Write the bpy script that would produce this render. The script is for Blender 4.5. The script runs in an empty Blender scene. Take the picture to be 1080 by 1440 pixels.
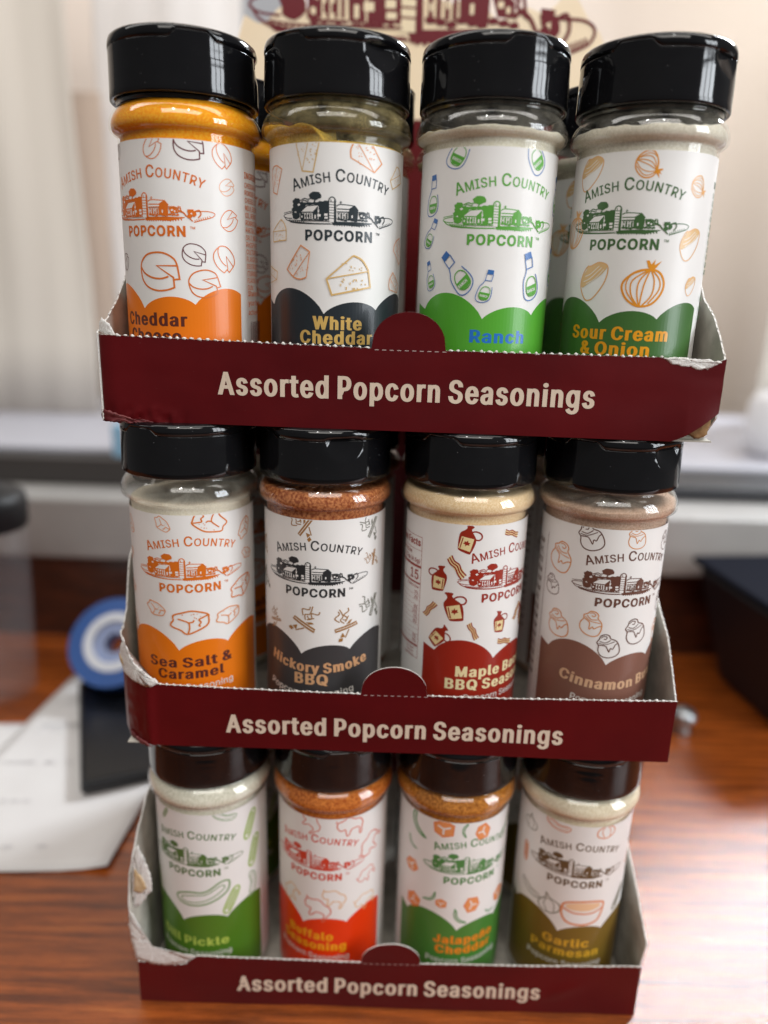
import bpy, bmesh, math, random
from mathutils import Vector, Matrix, noise
from mathutils.geometry import tessellate_polygon
random.seed(7)
PI = math.pi
S = 0.001                                   # everything below is written in millimetres
scene = bpy.context.scene
COL = scene.collection

# ------------------------------------------------------------------ camera
cam = bpy.data.cameras.new('camera')
cam.sensor_fit = 'VERTICAL'; cam.sensor_height = 36; cam.sensor_width = 27
cam.lens = 1050/1440*36
cam.clip_start = 0.01; cam.clip_end = 60
cam.dof.use_dof = True; cam.dof.focus_distance = 0.282; cam.dof.aperture_fstop = 26.25/7.2
cam_o = bpy.data.objects.new('camera', cam); COL.objects.link(cam_o)
PITCH, ROLL = 0.279, 0.031
fw = Vector((0, math.cos(PITCH), -math.sin(PITCH))); rt = Vector((1, 0, 0)); up = Vector((0, math.sin(PITCH), math.cos(PITCH)))
r2 = rt*math.cos(ROLL)+up*math.sin(ROLL); u2 = -rt*math.sin(ROLL)+up*math.cos(ROLL)
M = Matrix(((r2.x, u2.x, -fw.x), (r2.y, u2.y, -fw.y), (r2.z, u2.z, -fw.z))).to_4x4()
M.translation = Vector((-5.98, 0, 318.3))*S
cam_o.matrix_world = M
scene.camera = cam_o

# ------------------------------------------------------------------ world and lamps
world = bpy.data.worlds.new('World'); scene.world = world; world.use_nodes = True
wb = world.node_tree.nodes['Background']; wb.inputs[0].default_value = (0.93, 0.92, 0.92, 1); wb.inputs[1].default_value = 0.12
scene.view_settings.view_transform = 'Standard'; scene.view_settings.look = 'None'
scene.view_settings.exposure = 0.0; scene.view_settings.gamma = 1.0
scene.cycles.max_bounces = 10; scene.cycles.transparent_max_bounces = 24
scene.cycles.caustics_reflective = False; scene.cycles.caustics_refractive = False
scene.cycles.sample_clamp_indirect = 6

def area(name, loc, target, w, h, power, col=(1, 1, 1), spread=PI):
    l = bpy.data.lights.new(name, 'AREA'); l.shape = 'RECTANGLE'; l.size = w; l.size_y = h; l.energy = power; l.color = col; l.spread = spread
    o = bpy.data.objects.new(name, l); COL.objects.link(o); o.location = loc
    o.rotation_euler = (Vector(target)-Vector(loc)).to_track_quat('-Z', 'Y').to_euler()
    return o
T0 = (0, 0.3, 0.25)
# the window to the right of the table: two sashes of six panes, one lamp per pane
WP = Vector((1.35, -0.35, 0.62)); WN = (Vector((0, 0.3, 0.3))-WP).normalized(); WR = WN.cross(Vector((0, 0, 1))).normalized()
for i in range(3):
    for j in range(4):
        p = WP+WR*(i-1)*0.2+Vector((0, 0, 1))*(j-1.5)*0.235
        area('window_light', p, p+Vector((WN.x, WN.y, 0)), 0.17, 0.20, 1.35, (0.9, 0.95, 1.0))
area('overhead_fill', (0.05, -0.85, 1.5), T0, 1.5, 0.6, 13, (1, 0.96, 0.9))  # broad soft fill added above the camera side to brighten the shakers
area('far_window_light', (0.97, 1.3, 1.22), (0.25, 0.4, 0), 0.36, 0.36, 8.0, (0.86, 0.93, 1.0), math.radians(80))
area('wall_fill', (-0.2, 0.25, 1.5), (-0.1, 1.3, 0.45), 2.8, 0.5, 17, (1, 0.97, 0.93))  # unseen fill, added so the back wall and curtains come out bright
for px in (-0.24, 0.20):
    area('ceiling_lamp', (px, -0.5, 1.5), (px, 0.2, 0.3), 0.05, 0.05, 1.1, (1, 0.98, 0.95))

# ------------------------------------------------------------------ materials
def srgb(h):
    c = [v/255 for v in h[:3]] if not isinstance(h, str) else [int(h.lstrip('#')[i:i+2], 16)/255 for i in (0, 2, 4)]
    return tuple(x/12.92 if x <= 0.04045 else ((x+0.055)/1.055)**2.4 for x in c)+(1,)
MATS = {}
def mat(name, col, rough=0.5, spec=0.5, coat=0, **kw):
    if name in MATS: return MATS[name]
    m = bpy.data.materials.new(name); m.use_nodes = True; MATS[name] = m
    b = m.node_tree.nodes['Principled BSDF']
    if isinstance(col, str) or max(col) > 1.01: col = srgb(col)
    b.inputs['Base Color'].default_value = col; b.inputs['Roughness'].default_value = rough
    b.inputs['Specular IOR Level'].default_value = spec; b.inputs['Coat Weight'].default_value = coat
    b.inputs['Coat Roughness'].default_value = 0.15
    for k, v in kw.items(): b.inputs[k].default_value = v
    return m
def N(m, t, **kw):
    n = m.node_tree.nodes.new(t)
    for k, v in kw.items(): setattr(n, k, v)
    return n
def noisy(m, c1, c2, scale=60, detail=4, stretch=(1, 1, 1), bump=0.0, bdist=0.0002, lo=0.35, hi=0.65, coords='Object', bscale=None):
    nt = m.node_tree; b = nt.nodes['Principled BSDF']
    tc = N(m, 'ShaderNodeTexCoord'); mp = N(m, 'ShaderNodeMapping'); mp.inputs['Scale'].default_value = stretch
    nz = N(m, 'ShaderNodeTexNoise'); nz.inputs['Scale'].default_value = scale; nz.inputs['Detail'].default_value = detail
    cr = N(m, 'ShaderNodeValToRGB'); e = cr.color_ramp.elements
    e[0].position = lo; e[1].position = hi
    e[0].color = srgb(c1) if isinstance(c1, str) or max(c1) > 1.01 else c1; e[1].color = srgb(c2) if isinstance(c2, str) or max(c2) > 1.01 else c2
    L = nt.links.new
    L(tc.outputs[coords], mp.inputs[0]); L(mp.outputs[0], nz.inputs['Vector']); L(nz.outputs[0], cr.inputs[0]); L(cr.outputs[0], b.inputs['Base Color'])
    if bump:
        n2 = N(m, 'ShaderNodeTexNoise'); n2.inputs['Scale'].default_value = bscale or scale*2; n2.inputs['Detail'].default_value = 5
        L(mp.outputs[0], n2.inputs['Vector'])
        bp = N(m, 'ShaderNodeBump'); bp.inputs['Strength'].default_value = bump; bp.inputs['Distance'].default_value = bdist
        L(n2.outputs[0], bp.inputs['Height']); L(bp.outputs[0], b.inputs['Normal'])
    return m
PAPER = noisy(mat('label_paper', (241, 239, 236), 0.46, 0.35, 0.08), (239, 237, 234), (243, 241, 238), 60, 3, bump=.12, bdist=.0002, bscale=45)
INK = {}
def ink(h):
    if h not in INK: INK[h] = mat('ink_%d_%d_%d' % tuple(h), h, 0.38, 0.4, 0.2)
    return INK[h]
MAROON = noisy(mat('maroon_board', (90, 10, 20), 0.42, 0.3, 0.05), (80, 4, 10), (92, 7, 13), 25, 5, bump=0.3, bdist=0.00012, bscale=350)
def wear(m):
    # scuffs: fine pale scratches in the print
    nt = m.node_tree; b = nt.nodes['Principled BSDF']; L = nt.links.new
    src = b.inputs['Base Color'].links[0].from_socket
    tc = N(m, 'ShaderNodeTexCoord'); mp = N(m, 'ShaderNodeMapping'); mp.inputs['Scale'].default_value = (1, 1, 3.2); mp.inputs['Rotation'].default_value = (0, 0.5, 0)
    nz = N(m, 'ShaderNodeTexNoise'); nz.inputs['Scale'].default_value = 190; nz.inputs['Detail'].default_value = 6; nz.inputs['Roughness'].default_value = 0.75
    cr = N(m, 'ShaderNodeValToRGB'); cr.color_ramp.elements[0].position = 0.695; cr.color_ramp.elements[1].position = 0.76
    mx = N(m, 'ShaderNodeMix', data_type='RGBA'); mx.inputs[7].default_value = srgb((185, 138, 134))
    L(tc.outputs['Object'], mp.inputs[0]); L(mp.outputs[0], nz.inputs['Vector']); L(nz.outputs[0], cr.inputs[0])
    L(cr.outputs[0], mx.inputs[0]); L(src, mx.inputs[6]); L(mx.outputs[2], b.inputs['Base Color'])
wear(MAROON)
GREYBOARD = noisy(mat('grey_board', (185, 179, 168), 0.8, 0.2), (170, 165, 155), (194, 189, 178), 120, 4, bump=0.2, bdist=0.0001)
TORN = noisy(mat('torn_paper_fibre', (242, 239, 234), 0.95, 0.1), (219, 214, 207), (247, 245, 242), 1500, 5, bump=0.9, bdist=0.0004)
BROWNBOARD = noisy(mat('brown_board', (138, 106, 76), 0.9, 0.1), (124, 90, 60), (165, 133, 95), 200, 4, bump=0.6, bdist=0.0003)
TANEDGE = noisy(mat('tan_board_edge', (201, 171, 132), 0.9, 0.1), (185, 153, 111), (217, 192, 156), 300, 4, bump=0.4)
LID = noisy(mat('black_plastic', (0.005, 0.005, 0.006, 1), 0.07, 0.5), (0.004, 0.004, 0.005, 1), (0.008, 0.008, 0.009, 1), 30, 3, bump=0.10, bdist=0.0003, bscale=35)
def specks(m, scale, thr, col):
    nt = m.node_tree; b = nt.nodes['Principled BSDF']; L = nt.links.new; src = b.inputs['Base Color'].links[0].from_socket
    tc = N(m, 'ShaderNodeTexCoord'); nz = N(m, 'ShaderNodeTexNoise'); nz.inputs['Scale'].default_value = scale; nz.inputs['Detail'].default_value = 2
    cr = N(m, 'ShaderNodeValToRGB'); cr.color_ramp.elements[0].position = thr; cr.color_ramp.elements[1].position = thr+.02
    mx = N(m, 'ShaderNodeMix', data_type='RGBA'); mx.inputs[7].default_value = col
    L(tc.outputs['Object'], nz.inputs['Vector']); L(nz.outputs[0], cr.inputs[0]); L(cr.outputs[0], mx.inputs[0]); L(src, mx.inputs[6]); L(mx.outputs[2], b.inputs['Base Color'])
specks(LID, 1100, .765, (.25, .25, .26, 1))
def clear_plastic(name, tint=(0.93, 0.94, 0.93, 1), dust=0.0, rough=0.04, dcol=(0.55, 0.5, 0.36, 1)):
    m = bpy.data.materials.new(name); m.use_nodes = True; nt = m.node_tree; L = nt.links.new
    nt.nodes.remove(nt.nodes['Principled BSDF']); out = nt.nodes['Material Output']
    tr = N(m, 'ShaderNodeBsdfTransparent'); tr.inputs[0].default_value = tint
    gl = N(m, 'ShaderNodeBsdfGlossy'); gl.inputs['Roughness'].default_value = rough; gl.inputs['Color'].default_value = (1, 1, 1, 1)
    fr = N(m, 'ShaderNodeFresnel'); fr.inputs[0].default_value = 1.5
    ge = N(m, 'ShaderNodeNewGeometry'); iv = N(m, 'ShaderNodeMath', operation='SUBTRACT'); iv.inputs[0].default_value = 1; L(ge.outputs['Backfacing'], iv.inputs[1])
    mu = N(m, 'ShaderNodeMath', operation='MULTIPLY'); L(fr.outputs[0], mu.inputs[0]); L(iv.outputs[0], mu.inputs[1])   # a thin wall: reflect once, on the outside
    mx = N(m, 'ShaderNodeMixShader'); L(mu.outputs[0], mx.inputs[0]); L(tr.outputs[0], mx.inputs[1]); L(gl.outputs[0], mx.inputs[2])
    last = mx.outputs[0]
    if dust:
        df = N(m, 'ShaderNodeBsdfDiffuse'); df.inputs[0].default_value = dcol
        tc = N(m, 'ShaderNodeTexCoord'); nz = N(m, 'ShaderNodeTexNoise'); nz.inputs['Scale'].default_value = 1500; nz.inputs['Detail'].default_value = 6; nz.inputs['Roughness'].default_value = 0.8
        n2 = N(m, 'ShaderNodeTexNoise'); n2.inputs['Scale'].default_value = 110; n2.inputs['Detail'].default_value = 3
        ad = N(m, 'ShaderNodeMath', operation='MULTIPLY'); cr = N(m, 'ShaderNodeValToRGB')
        cr.color_ramp.elements[0].position = 0.16; cr.color_ramp.elements[1].position = 0.40; cr.color_ramp.elements[1].color = (dust, dust, dust, 1)
        L(tc.outputs['Object'], nz.inputs['Vector']); L(tc.outputs['Object'], n2.inputs['Vector'])
        L(nz.outputs[0], ad.inputs[0]); L(n2.outputs[0], ad.inputs[1]); L(ad.outputs[0], cr.inputs[0])
        m2 = N(m, 'ShaderNodeMixShader'); L(cr.outputs[0], m2.inputs[0]); L(last, m2.inputs[1]); L(df.outputs[0], m2.inputs[2]); last = m2.outputs[0]
    L(last, out.inputs['Surface'])
    return m
CLEAR = clear_plastic('clear_plastic', (.985, .985, .98, 1))
DUSTY = clear_plastic('dusty_clear_plastic', (0.98, 0.98, 0.96, 1), 0.5, 0.08, (0.50, 0.41, 0.2, 1))
DUSTY2 = clear_plastic('lightly_dusted_clear_plastic', (0.98, 0.98, 0.975, 1), 0.2, 0.08, (0.6, 0.56, 0.46, 1))
def powder(name, c1, c2, scale=260, bump=0.6):
    m = noisy(mat(name, c1, 0.95, 0.1), c1, c2, scale, 6, bump=bump, bdist=0.00009, bscale=scale*1.3, lo=0.38, hi=0.62)
    return m

# ------------------------------------------------------------------ helpers for objects
def link(name, me, parent=None, mats=()):
    for m in mats: me.materials.append(m)
    o = bpy.data.objects.new(name, me); COL.objects.link(o)
    if parent: o.parent = parent
    return o
def thing(name, label, cat, loc=(0, 0, 0), rot=(0, 0, 0), group=None):
    o = bpy.data.objects.new(name, None); COL.objects.link(o); o.empty_display_size = 0.02
    o.location = Vector(loc)*S; o.rotation_euler = rot
    o['label'] = label; o['category'] = cat
    if group: o['group'] = group
    return o
def tag(o, label, cat, group=None):
    o['label'] = label; o['category'] = cat
    if group: o['group'] = group
    return o
def mesh(name, verts, faces, smooth=True, midx=None):
    me = bpy.data.meshes.new(name); me.from_pydata([(x*S, y*S, z*S) for x, y, z in verts], [], faces); me.validate()
    if smooth: me.shade_smooth()
    if midx: me.polygons.foreach_set('material_index', midx)
    return me
def lathe(name, prof, seg=72, fn=None, smooth=True, caps=False):
    V = []; F = []
    for (r, z) in prof:
        for k in range(seg):
            a = 2*PI*k/seg; rr, zz = (r, z) if fn is None else fn(r, z, a)
            V.append((rr*math.sin(a), -rr*math.cos(a), zz))
    n = len(prof)
    for i in range(n-1):
        for k in range(seg):
            F.append((i*seg+k, i*seg+(k+1) % seg, (i+1)*seg+(k+1) % seg, (i+1)*seg+k))
    if caps:
        F.append(tuple(range(seg))[::-1]); F.append(tuple((n-1)*seg+k for k in range(seg)))
    return mesh(name, V, F, smooth)
def bevel(o, w=0.4, seg=2):
    b = o.modifiers.new('bevel', 'BEVEL'); b.width = w*S; b.segments = seg; b.limit_method = 'ANGLE'; return o
def box(name, x0, x1, y0, y1, z0, z1, m, parent=None, bev=0):
    V = [(x, y, z) for x in (x0, x1) for y in (y0, y1) for z in (z0, z1)]
    F = [(0, 1, 3, 2), (4, 6, 7, 5), (0, 4, 5, 1), (2, 3, 7, 6), (0, 2, 6, 4), (1, 5, 7, 3)]
    o = link(name, mesh(name, V, F, False), parent, [m])
    if bev: bevel(o, bev)
    return o

GL = {}
GL['A'] = (480, [[16,0,201,509,276,509,463,0,395,0,287,302,264,372,255,402,244,438,232,478,245,478,233,437,222,402,213,371,191,302,85,0], [110,142,110,199,370,199,370,142]])
GL['B'] = (456, [[60,0,60,509,241,509,274,507,304,501,329,491,350,477,367,461,381,442,390,421,396,398,398,374,397,353,393,336,387,320,378,307,368,295,356,286,343,278,329,272,315,267,315,262,331,260,347,254,363,245,378,234,391,220,402,203,411,184,416,161,418,136,416,111,410,88,400,67,386,48,368,31,344,18,317,8,284,2,247,0], [125,57,245,57,281,60,309,67,330,80,344,96,353,115,355,137,354,153,350,169,342,184,333,197,320,209,306,218,289,225,269,229,248,231,125,231], [125,285,238,285,256,287,273,290,288,296,302,304,314,314,323,326,330,340,335,355,336,372,333,393,326,412,313,429,294,442,270,449,240,452,125,452]])
GL['C'] = (510, [[267,-7,225,-3,186,7,150,25,119,49,92,79,70,115,53,157,44,203,40,254,44,305,53,352,70,393,92,429,119,459,150,484,186,501,225,512,267,516,293,514,317,511,340,504,362,496,383,485,402,471,419,456,435,438,448,418,459,397,467,373,473,348,408,348,404,365,397,380,389,395,380,407,369,418,357,428,344,437,330,444,315,449,300,453,284,455,267,456,237,453,209,445,184,432,161,414,141,391,125,364,113,332,106,295,103,254,106,213,113,177,125,145,141,117,161,94,184,76,210,63,237,56,267,53,284,54,300,56,315,60,330,65,344,72,357,81,369,90,380,102,389,114,397,128,404,144,408,160,473,160,467,135,459,112,448,91,435,71,420,53,402,38,383,24,363,13,341,5,317,-2,293,-6]])
GL['D'] = (502, [[219,0,96,0,96,57,215,57,254,60,288,68,318,81,343,99,363,122,379,149,390,181,397,216,399,255,397,294,390,329,379,361,364,388,344,410,320,428,291,441,258,449,221,452,93,452,93,509,225,509,273,505,315,495,353,478,385,455,412,426,433,391,449,351,458,306,462,255,458,205,449,159,433,119,411,83,384,54,351,31,312,14,268,3], [125,509,125,0,60,0,60,509]])
GL['E'] = (419, [[60,0,60,509,372,509,372,452,125,452,125,286,355,286,355,229,125,229,125,57,375,57,375,0]])
GL['F'] = (410, [[60,0,60,509,369,509,369,452,125,452,125,278,346,278,346,221,125,221,125,0]])
GL['G'] = (520, [[269,-7,225,-3,185,7,149,25,118,49,91,79,69,116,53,157,43,203,40,254,43,305,53,352,69,393,91,429,117,459,149,484,184,501,223,512,265,516,291,514,316,510,340,504,363,494,384,483,403,469,421,453,436,436,449,416,460,395,468,373,474,349,408,349,402,365,395,379,387,393,378,406,368,417,356,427,344,436,330,443,315,448,300,453,283,455,265,456,236,453,209,445,183,432,160,414,141,392,125,364,113,332,106,295,103,254,106,213,113,177,125,145,141,117,161,95,184,76,210,63,238,56,269,53,296,55,322,61,345,71,365,85,382,102,396,123,407,147,413,173,415,202,434,199,283,199,283,256,478,256,478,200,475,160,466,124,451,91,431,62,406,38,377,19,344,5,308,-4]])
GL['H'] = (517, [[60,0,60,509,125,509,125,289,392,289,392,509,457,509,457,0,392,0,392,232,125,232,125,0]])
GL['I'] = (300, [[31,0,31,57,118,57,118,452,31,452,31,509,269,509,269,452,183,452,183,57,269,57,269,0]])
GL['J'] = (396, [[185,-7,143,-2,106,11,75,33,52,63,38,100,33,145,33,173,98,173,98,145,100,117,108,93,122,74,139,61,160,53,185,50,209,53,230,61,248,74,261,93,269,117,272,145,272,509,336,509,336,145,332,100,318,63,294,33,263,11,227,-2]])
GL['K'] = (467, [[104,145,104,216,139,261,174,303,212,344,364,509,448,509,231,276,228,276], [60,0,60,509,125,509,125,334,124,225,125,193,125,0], [372,0,188,259,228,309,449,0]])
GL['L'] = (393, [[60,0,60,509,125,509,125,57,361,57,361,0]])
GL['M'] = (628, [[60,0,60,509,152,509,277,187,287,159,299,123,311,84,322,49,307,49,318,83,330,121,342,158,352,187,476,509,568,509,568,0,504,0,504,291,504,327,505,369,506,413,507,457,513,457,498,409,482,363,467,322,456,291,342,0,286,0,170,291,159,321,145,361,129,408,112,457,119,457,120,416,121,372,122,328,122,291,122,0]])
GL['N'] = (523, [[60,0,60,509,136,509,343,183,363,151,388,107,396,90,405,73,414,55,405,54,403,72,402,90,401,108,399,157,399,195,399,509,463,509,463,0,387,0,202,290,177,331,148,381,108,452,119,454,122,384,124,328,125,291,125,0]])
GL['O'] = (533, [[267,-7,225,-3,186,7,150,25,119,49,92,79,70,115,53,157,44,203,40,254,44,305,53,352,70,393,92,429,119,459,150,484,186,501,225,512,267,516,309,512,348,501,384,484,415,459,442,429,464,393,480,352,490,305,493,254,490,203,480,157,464,115,442,79,415,49,384,25,348,7,309,-3], [267,53,296,55,324,63,349,76,372,94,392,116,408,144,420,176,428,213,430,254,428,295,420,332,408,365,392,392,372,415,349,433,324,446,296,453,267,456,237,453,210,445,184,433,161,415,142,392,125,364,113,332,106,295,103,254,106,213,113,176,125,144,142,117,161,94,184,76,210,63,237,55]])
GL['P'] = (445, [[60,0,60,509,235,509,272,506,305,499,332,487,356,471,375,452,390,430,400,404,407,377,409,348,407,318,400,291,390,265,375,243,356,223,332,207,305,195,272,188,235,186,109,186,109,242,233,242,257,244,279,248,297,256,312,266,324,279,333,294,339,310,343,328,344,348,343,367,339,385,333,402,324,416,312,428,297,439,279,446,257,451,232,452,125,452,125,0]])
GL['Q'] = (533, [[245,159,313,159,369,85,384,65,468,-48,401,-48,346,27,331,46], [267,-7,225,-3,186,7,150,25,119,49,92,79,70,115,53,157,44,203,40,254,44,305,53,352,70,393,92,429,119,459,150,484,186,501,225,512,267,516,309,512,348,501,384,484,415,459,442,429,464,393,480,352,490,305,493,254,490,203,480,157,464,115,442,79,415,49,384,25,348,7,309,-3], [267,53,296,55,324,63,349,76,372,94,392,116,408,144,420,176,428,213,430,254,428,295,420,332,408,365,392,392,372,415,349,433,324,446,296,453,267,456,237,453,210,445,184,433,161,415,142,392,125,364,113,332,106,295,103,254,106,213,113,176,125,144,142,117,161,94,184,76,210,63,237,55]])
GL['R'] = (449, [[60,0,60,509,236,509,273,506,305,500,333,489,356,473,376,455,390,433,401,408,407,381,409,352,407,323,401,296,390,271,376,250,356,232,333,217,305,206,273,200,236,198,96,198,96,255,234,255,258,256,280,260,298,267,313,276,325,287,334,300,340,316,344,333,345,352,344,371,340,389,334,405,325,419,313,430,298,440,279,446,258,451,233,452,125,452,125,0], [353,0,230,229,303,229,428,0]])
GL['S'] = (447, [[224,-9,188,-7,156,-1,128,9,102,23,81,40,64,60,51,83,42,109,38,137,104,137,108,118,114,102,123,88,136,76,150,66,166,59,185,53,204,50,224,49,246,50,267,54,286,60,303,69,317,79,329,92,338,106,344,122,346,139,344,154,340,168,332,179,322,189,310,197,296,205,280,211,263,217,245,222,184,239,145,253,112,269,86,289,67,313,56,341,52,372,54,400,62,425,75,448,92,468,113,484,138,498,165,508,195,514,227,516,259,514,289,508,316,498,340,484,360,468,377,449,390,427,398,403,401,378,337,378,332,402,320,421,302,437,280,449,254,456,225,459,204,457,185,454,167,448,152,440,139,430,129,418,121,405,117,391,115,376,117,359,122,345,131,334,142,324,155,315,169,308,184,302,198,297,212,293,264,279,279,275,295,270,312,264,328,256,344,248,359,238,372,226,384,213,395,198,402,180,407,161,408,139,406,112,399,87,386,64,370,43,349,25,323,11,294,0,261,-7]])
GL['T'] = (449, [[32,452,32,509,417,509,417,452,257,452,257,0,193,0,193,452]])
GL['U'] = (517, [[259,-8,220,-6,186,2,154,15,126,33,103,55,85,80,71,108,63,140,60,173,60,509,124,509,124,178,126,155,132,133,141,113,153,95,169,80,187,68,208,59,232,53,259,52,285,53,309,59,331,68,349,80,364,95,377,113,385,133,391,155,393,178,393,509,457,509,457,173,454,140,446,108,433,80,414,55,391,33,363,15,332,2,297,-6]])
GL['V'] = (480, [[204,0,16,509,84,509,192,206,215,137,225,106,236,71,248,31,235,31,247,71,257,107,267,138,290,206,395,509,463,509,278,0]])
GL['W'] = (686, [[155,0,16,509,82,509,163,196,175,145,187,94,197,40,189,40,200,94,211,145,224,196,306,509,380,509,462,196,474,145,486,94,497,40,488,40,499,94,510,145,523,196,603,509,670,509,530,0,455,0,368,323,362,345,357,368,351,391,346,417,341,445,336,475,350,475,345,446,340,420,335,395,330,371,324,347,318,323,230,0]])
GL['X'] = (474, [[18,0,217,284,217,236,29,509,104,509,178,400,204,361,223,329,243,292,232,292,252,329,272,361,298,400,374,509,446,509,259,239,259,287,456,0,382,0,292,129,268,165,250,195,230,231,244,231,225,196,206,166,182,129,91,0]])
GL['Y'] = (472, [[203,0,203,208,16,509,91,509,192,344,203,327,213,309,222,292,231,274,240,254,250,230,224,230,233,254,242,275,251,293,280,344,381,509,455,509,268,208,268,0]])
GL['Z'] = (438, [[42,0,42,46,273,385,306,431,341,476,348,454,285,452,223,452,40,452,40,509,397,509,397,462,169,129,134,81,97,33,90,54,152,57,214,57,399,57,399,0]])
GL['a'] = (389, [[160,-9,137,-7,115,-3,94,5,76,15,60,29,48,45,38,63,32,84,30,108,32,128,36,146,43,161,53,174,64,184,78,193,92,200,108,206,125,211,143,214,161,217,178,220,234,227,247,229,257,231,265,235,271,240,274,246,276,255,276,257,275,272,272,285,267,297,260,307,251,315,240,322,227,327,212,330,196,331,178,330,163,327,149,322,137,316,127,309,118,301,110,292,104,283,100,274,41,291,51,313,64,331,79,346,95,358,114,368,133,375,153,380,173,383,194,384,208,384,223,382,239,379,255,375,271,369,286,360,300,350,312,336,322,320,330,301,335,278,337,251,337,0,277,0,277,52,272,52,267,43,260,34,252,25,242,16,229,8,215,1,199,-4,181,-7], [170,45,192,47,211,51,228,59,242,68,254,80,263,93,270,108,274,122,276,138,276,190,259,182,231,176,200,171,175,168,161,166,147,163,134,159,122,153,112,147,103,139,97,130,93,118,92,105,93,93,96,82,102,72,109,64,119,57,130,52,142,48,156,46]])
GL['b'] = (424, [[229,-8,208,-7,189,-3,172,4,159,12,147,21,138,31,118,59,112,59,112,0,53,0,53,509,114,509,114,319,118,319,137,346,147,355,158,364,171,373,188,379,207,383,229,384,259,382,287,374,313,361,335,342,354,320,370,293,381,261,388,227,390,189,388,151,381,116,370,84,355,57,336,34,313,16,288,3,260,-6], [220,47,242,49,262,55,279,66,294,80,306,97,316,117,323,139,327,163,328,189,327,215,323,239,316,261,307,281,295,298,280,311,262,322,243,328,220,330,198,328,178,322,161,312,147,299,134,282,125,263,118,241,114,216,113,189,114,162,118,138,125,115,135,95,147,78,162,65,179,55,198,49]])
GL['c'] = (396, [[207,-8,174,-5,144,3,117,16,93,35,72,58,56,85,44,116,37,150,34,187,37,225,44,260,56,291,72,318,93,341,117,360,144,374,174,382,207,384,226,384,243,381,260,377,276,371,291,364,305,356,318,346,330,335,340,322,349,308,356,293,362,277,303,262,300,272,295,281,290,289,284,297,278,304,270,311,261,316,252,321,242,325,231,328,220,329,207,330,184,328,163,321,145,310,130,296,118,278,108,258,102,236,98,212,96,187,98,163,102,139,108,117,118,97,130,80,145,66,163,55,184,49,207,46,220,47,232,49,243,52,253,55,262,60,271,66,279,73,285,80,292,89,297,98,301,107,304,117,363,102,357,86,350,70,341,56,331,43,319,32,306,21,292,12,277,5,261,-1,244,-5,226,-7]])
GL['d'] = (424, [[195,-8,165,-6,137,3,111,16,89,34,70,57,55,84,43,116,36,151,34,189,36,227,43,261,55,293,70,320,89,342,112,361,137,374,165,382,196,384,218,383,237,379,253,373,267,364,278,355,287,346,306,319,311,319,311,509,372,509,372,0,313,0,313,59,307,59,301,50,295,41,287,31,277,21,266,12,252,4,236,-3,217,-7], [205,47,226,49,246,55,263,65,278,78,290,95,299,115,306,138,310,162,312,189,310,216,306,241,300,263,290,282,278,299,263,312,246,322,227,328,205,330,182,328,162,322,145,311,130,298,118,281,108,261,102,239,98,215,96,189,98,163,102,139,109,117,118,97,130,80,145,66,162,55,182,49]])
GL['e'] = (404, [[212,-8,177,-5,145,3,117,16,92,35,72,58,56,85,44,116,37,150,34,187,36,224,44,258,55,290,71,317,91,340,115,359,142,373,172,382,205,384,226,383,246,380,266,374,285,366,303,355,319,341,334,324,347,305,357,282,365,256,370,227,371,194,371,169,75,169,75,221,338,221,310,202,308,226,304,248,298,269,288,286,277,301,263,314,246,323,227,328,205,330,183,328,164,323,146,313,131,301,119,286,109,270,102,251,97,231,96,211,96,178,98,151,102,127,110,106,121,88,135,73,151,61,169,53,190,48,212,46,227,47,241,49,254,53,265,58,276,65,285,73,294,82,300,93,306,105,365,91,358,72,348,55,335,39,320,26,302,14,283,4,261,-3,237,-7]])
GL['f'] = (254, [[228,379,228,327,6,327,6,379], [81,0,81,432,82,452,87,470,96,486,107,499,120,510,135,519,152,525,169,529,187,530,201,530,212,529,222,527,243,521,227,468,215,472,195,474,178,472,164,468,154,460,147,449,143,435,142,419,142,0]])
GL['g'] = (425, [[207,-151,180,-149,156,-146,134,-140,114,-132,97,-122,82,-110,70,-97,59,-84,51,-69,101,-41,122,-66,131,-74,142,-82,154,-88,169,-93,187,-96,207,-97,236,-95,261,-87,282,-75,298,-58,308,-34,311,-6,311,68,306,68,287,41,277,32,266,23,252,16,236,10,217,6,195,5,165,7,138,14,113,27,90,43,71,65,55,90,43,120,36,154,34,191,36,229,43,263,55,293,71,320,90,342,112,361,138,374,166,382,196,384,218,383,237,379,253,373,267,365,279,356,288,346,308,319,313,319,313,379,372,379,372,-9,370,-40,363,-67,350,-90,334,-109,314,-124,291,-136,265,-144,237,-149], [205,59,227,61,246,66,264,75,278,87,290,103,300,121,307,142,311,166,312,193,311,219,307,242,300,264,291,283,279,299,264,312,247,322,227,328,205,330,182,328,163,322,145,312,130,298,118,282,109,262,102,241,98,218,96,193,98,167,102,144,109,123,118,104,131,88,145,76,163,66,183,61]])
GL['h'] = (410, [[114,227,114,0,53,0,53,509,114,509,114,287,102,287,116,319,132,344,152,362,175,374,200,382,227,384,252,383,275,377,295,369,313,356,328,340,341,321,350,298,355,271,357,240,357,0,296,0,296,235,293,263,286,286,273,304,256,318,235,326,210,329,192,328,176,324,161,317,147,308,136,297,126,283,119,266,115,248]])
GL['i'] = (167, [[53,0,53,379,114,379,114,0], [84,443,73,444,63,448,54,455,47,463,43,472,41,483,43,494,47,504,54,512,63,518,73,522,84,524,95,522,105,518,114,512,121,504,125,494,126,483,125,472,121,463,114,455,105,448,95,444]])
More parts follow.
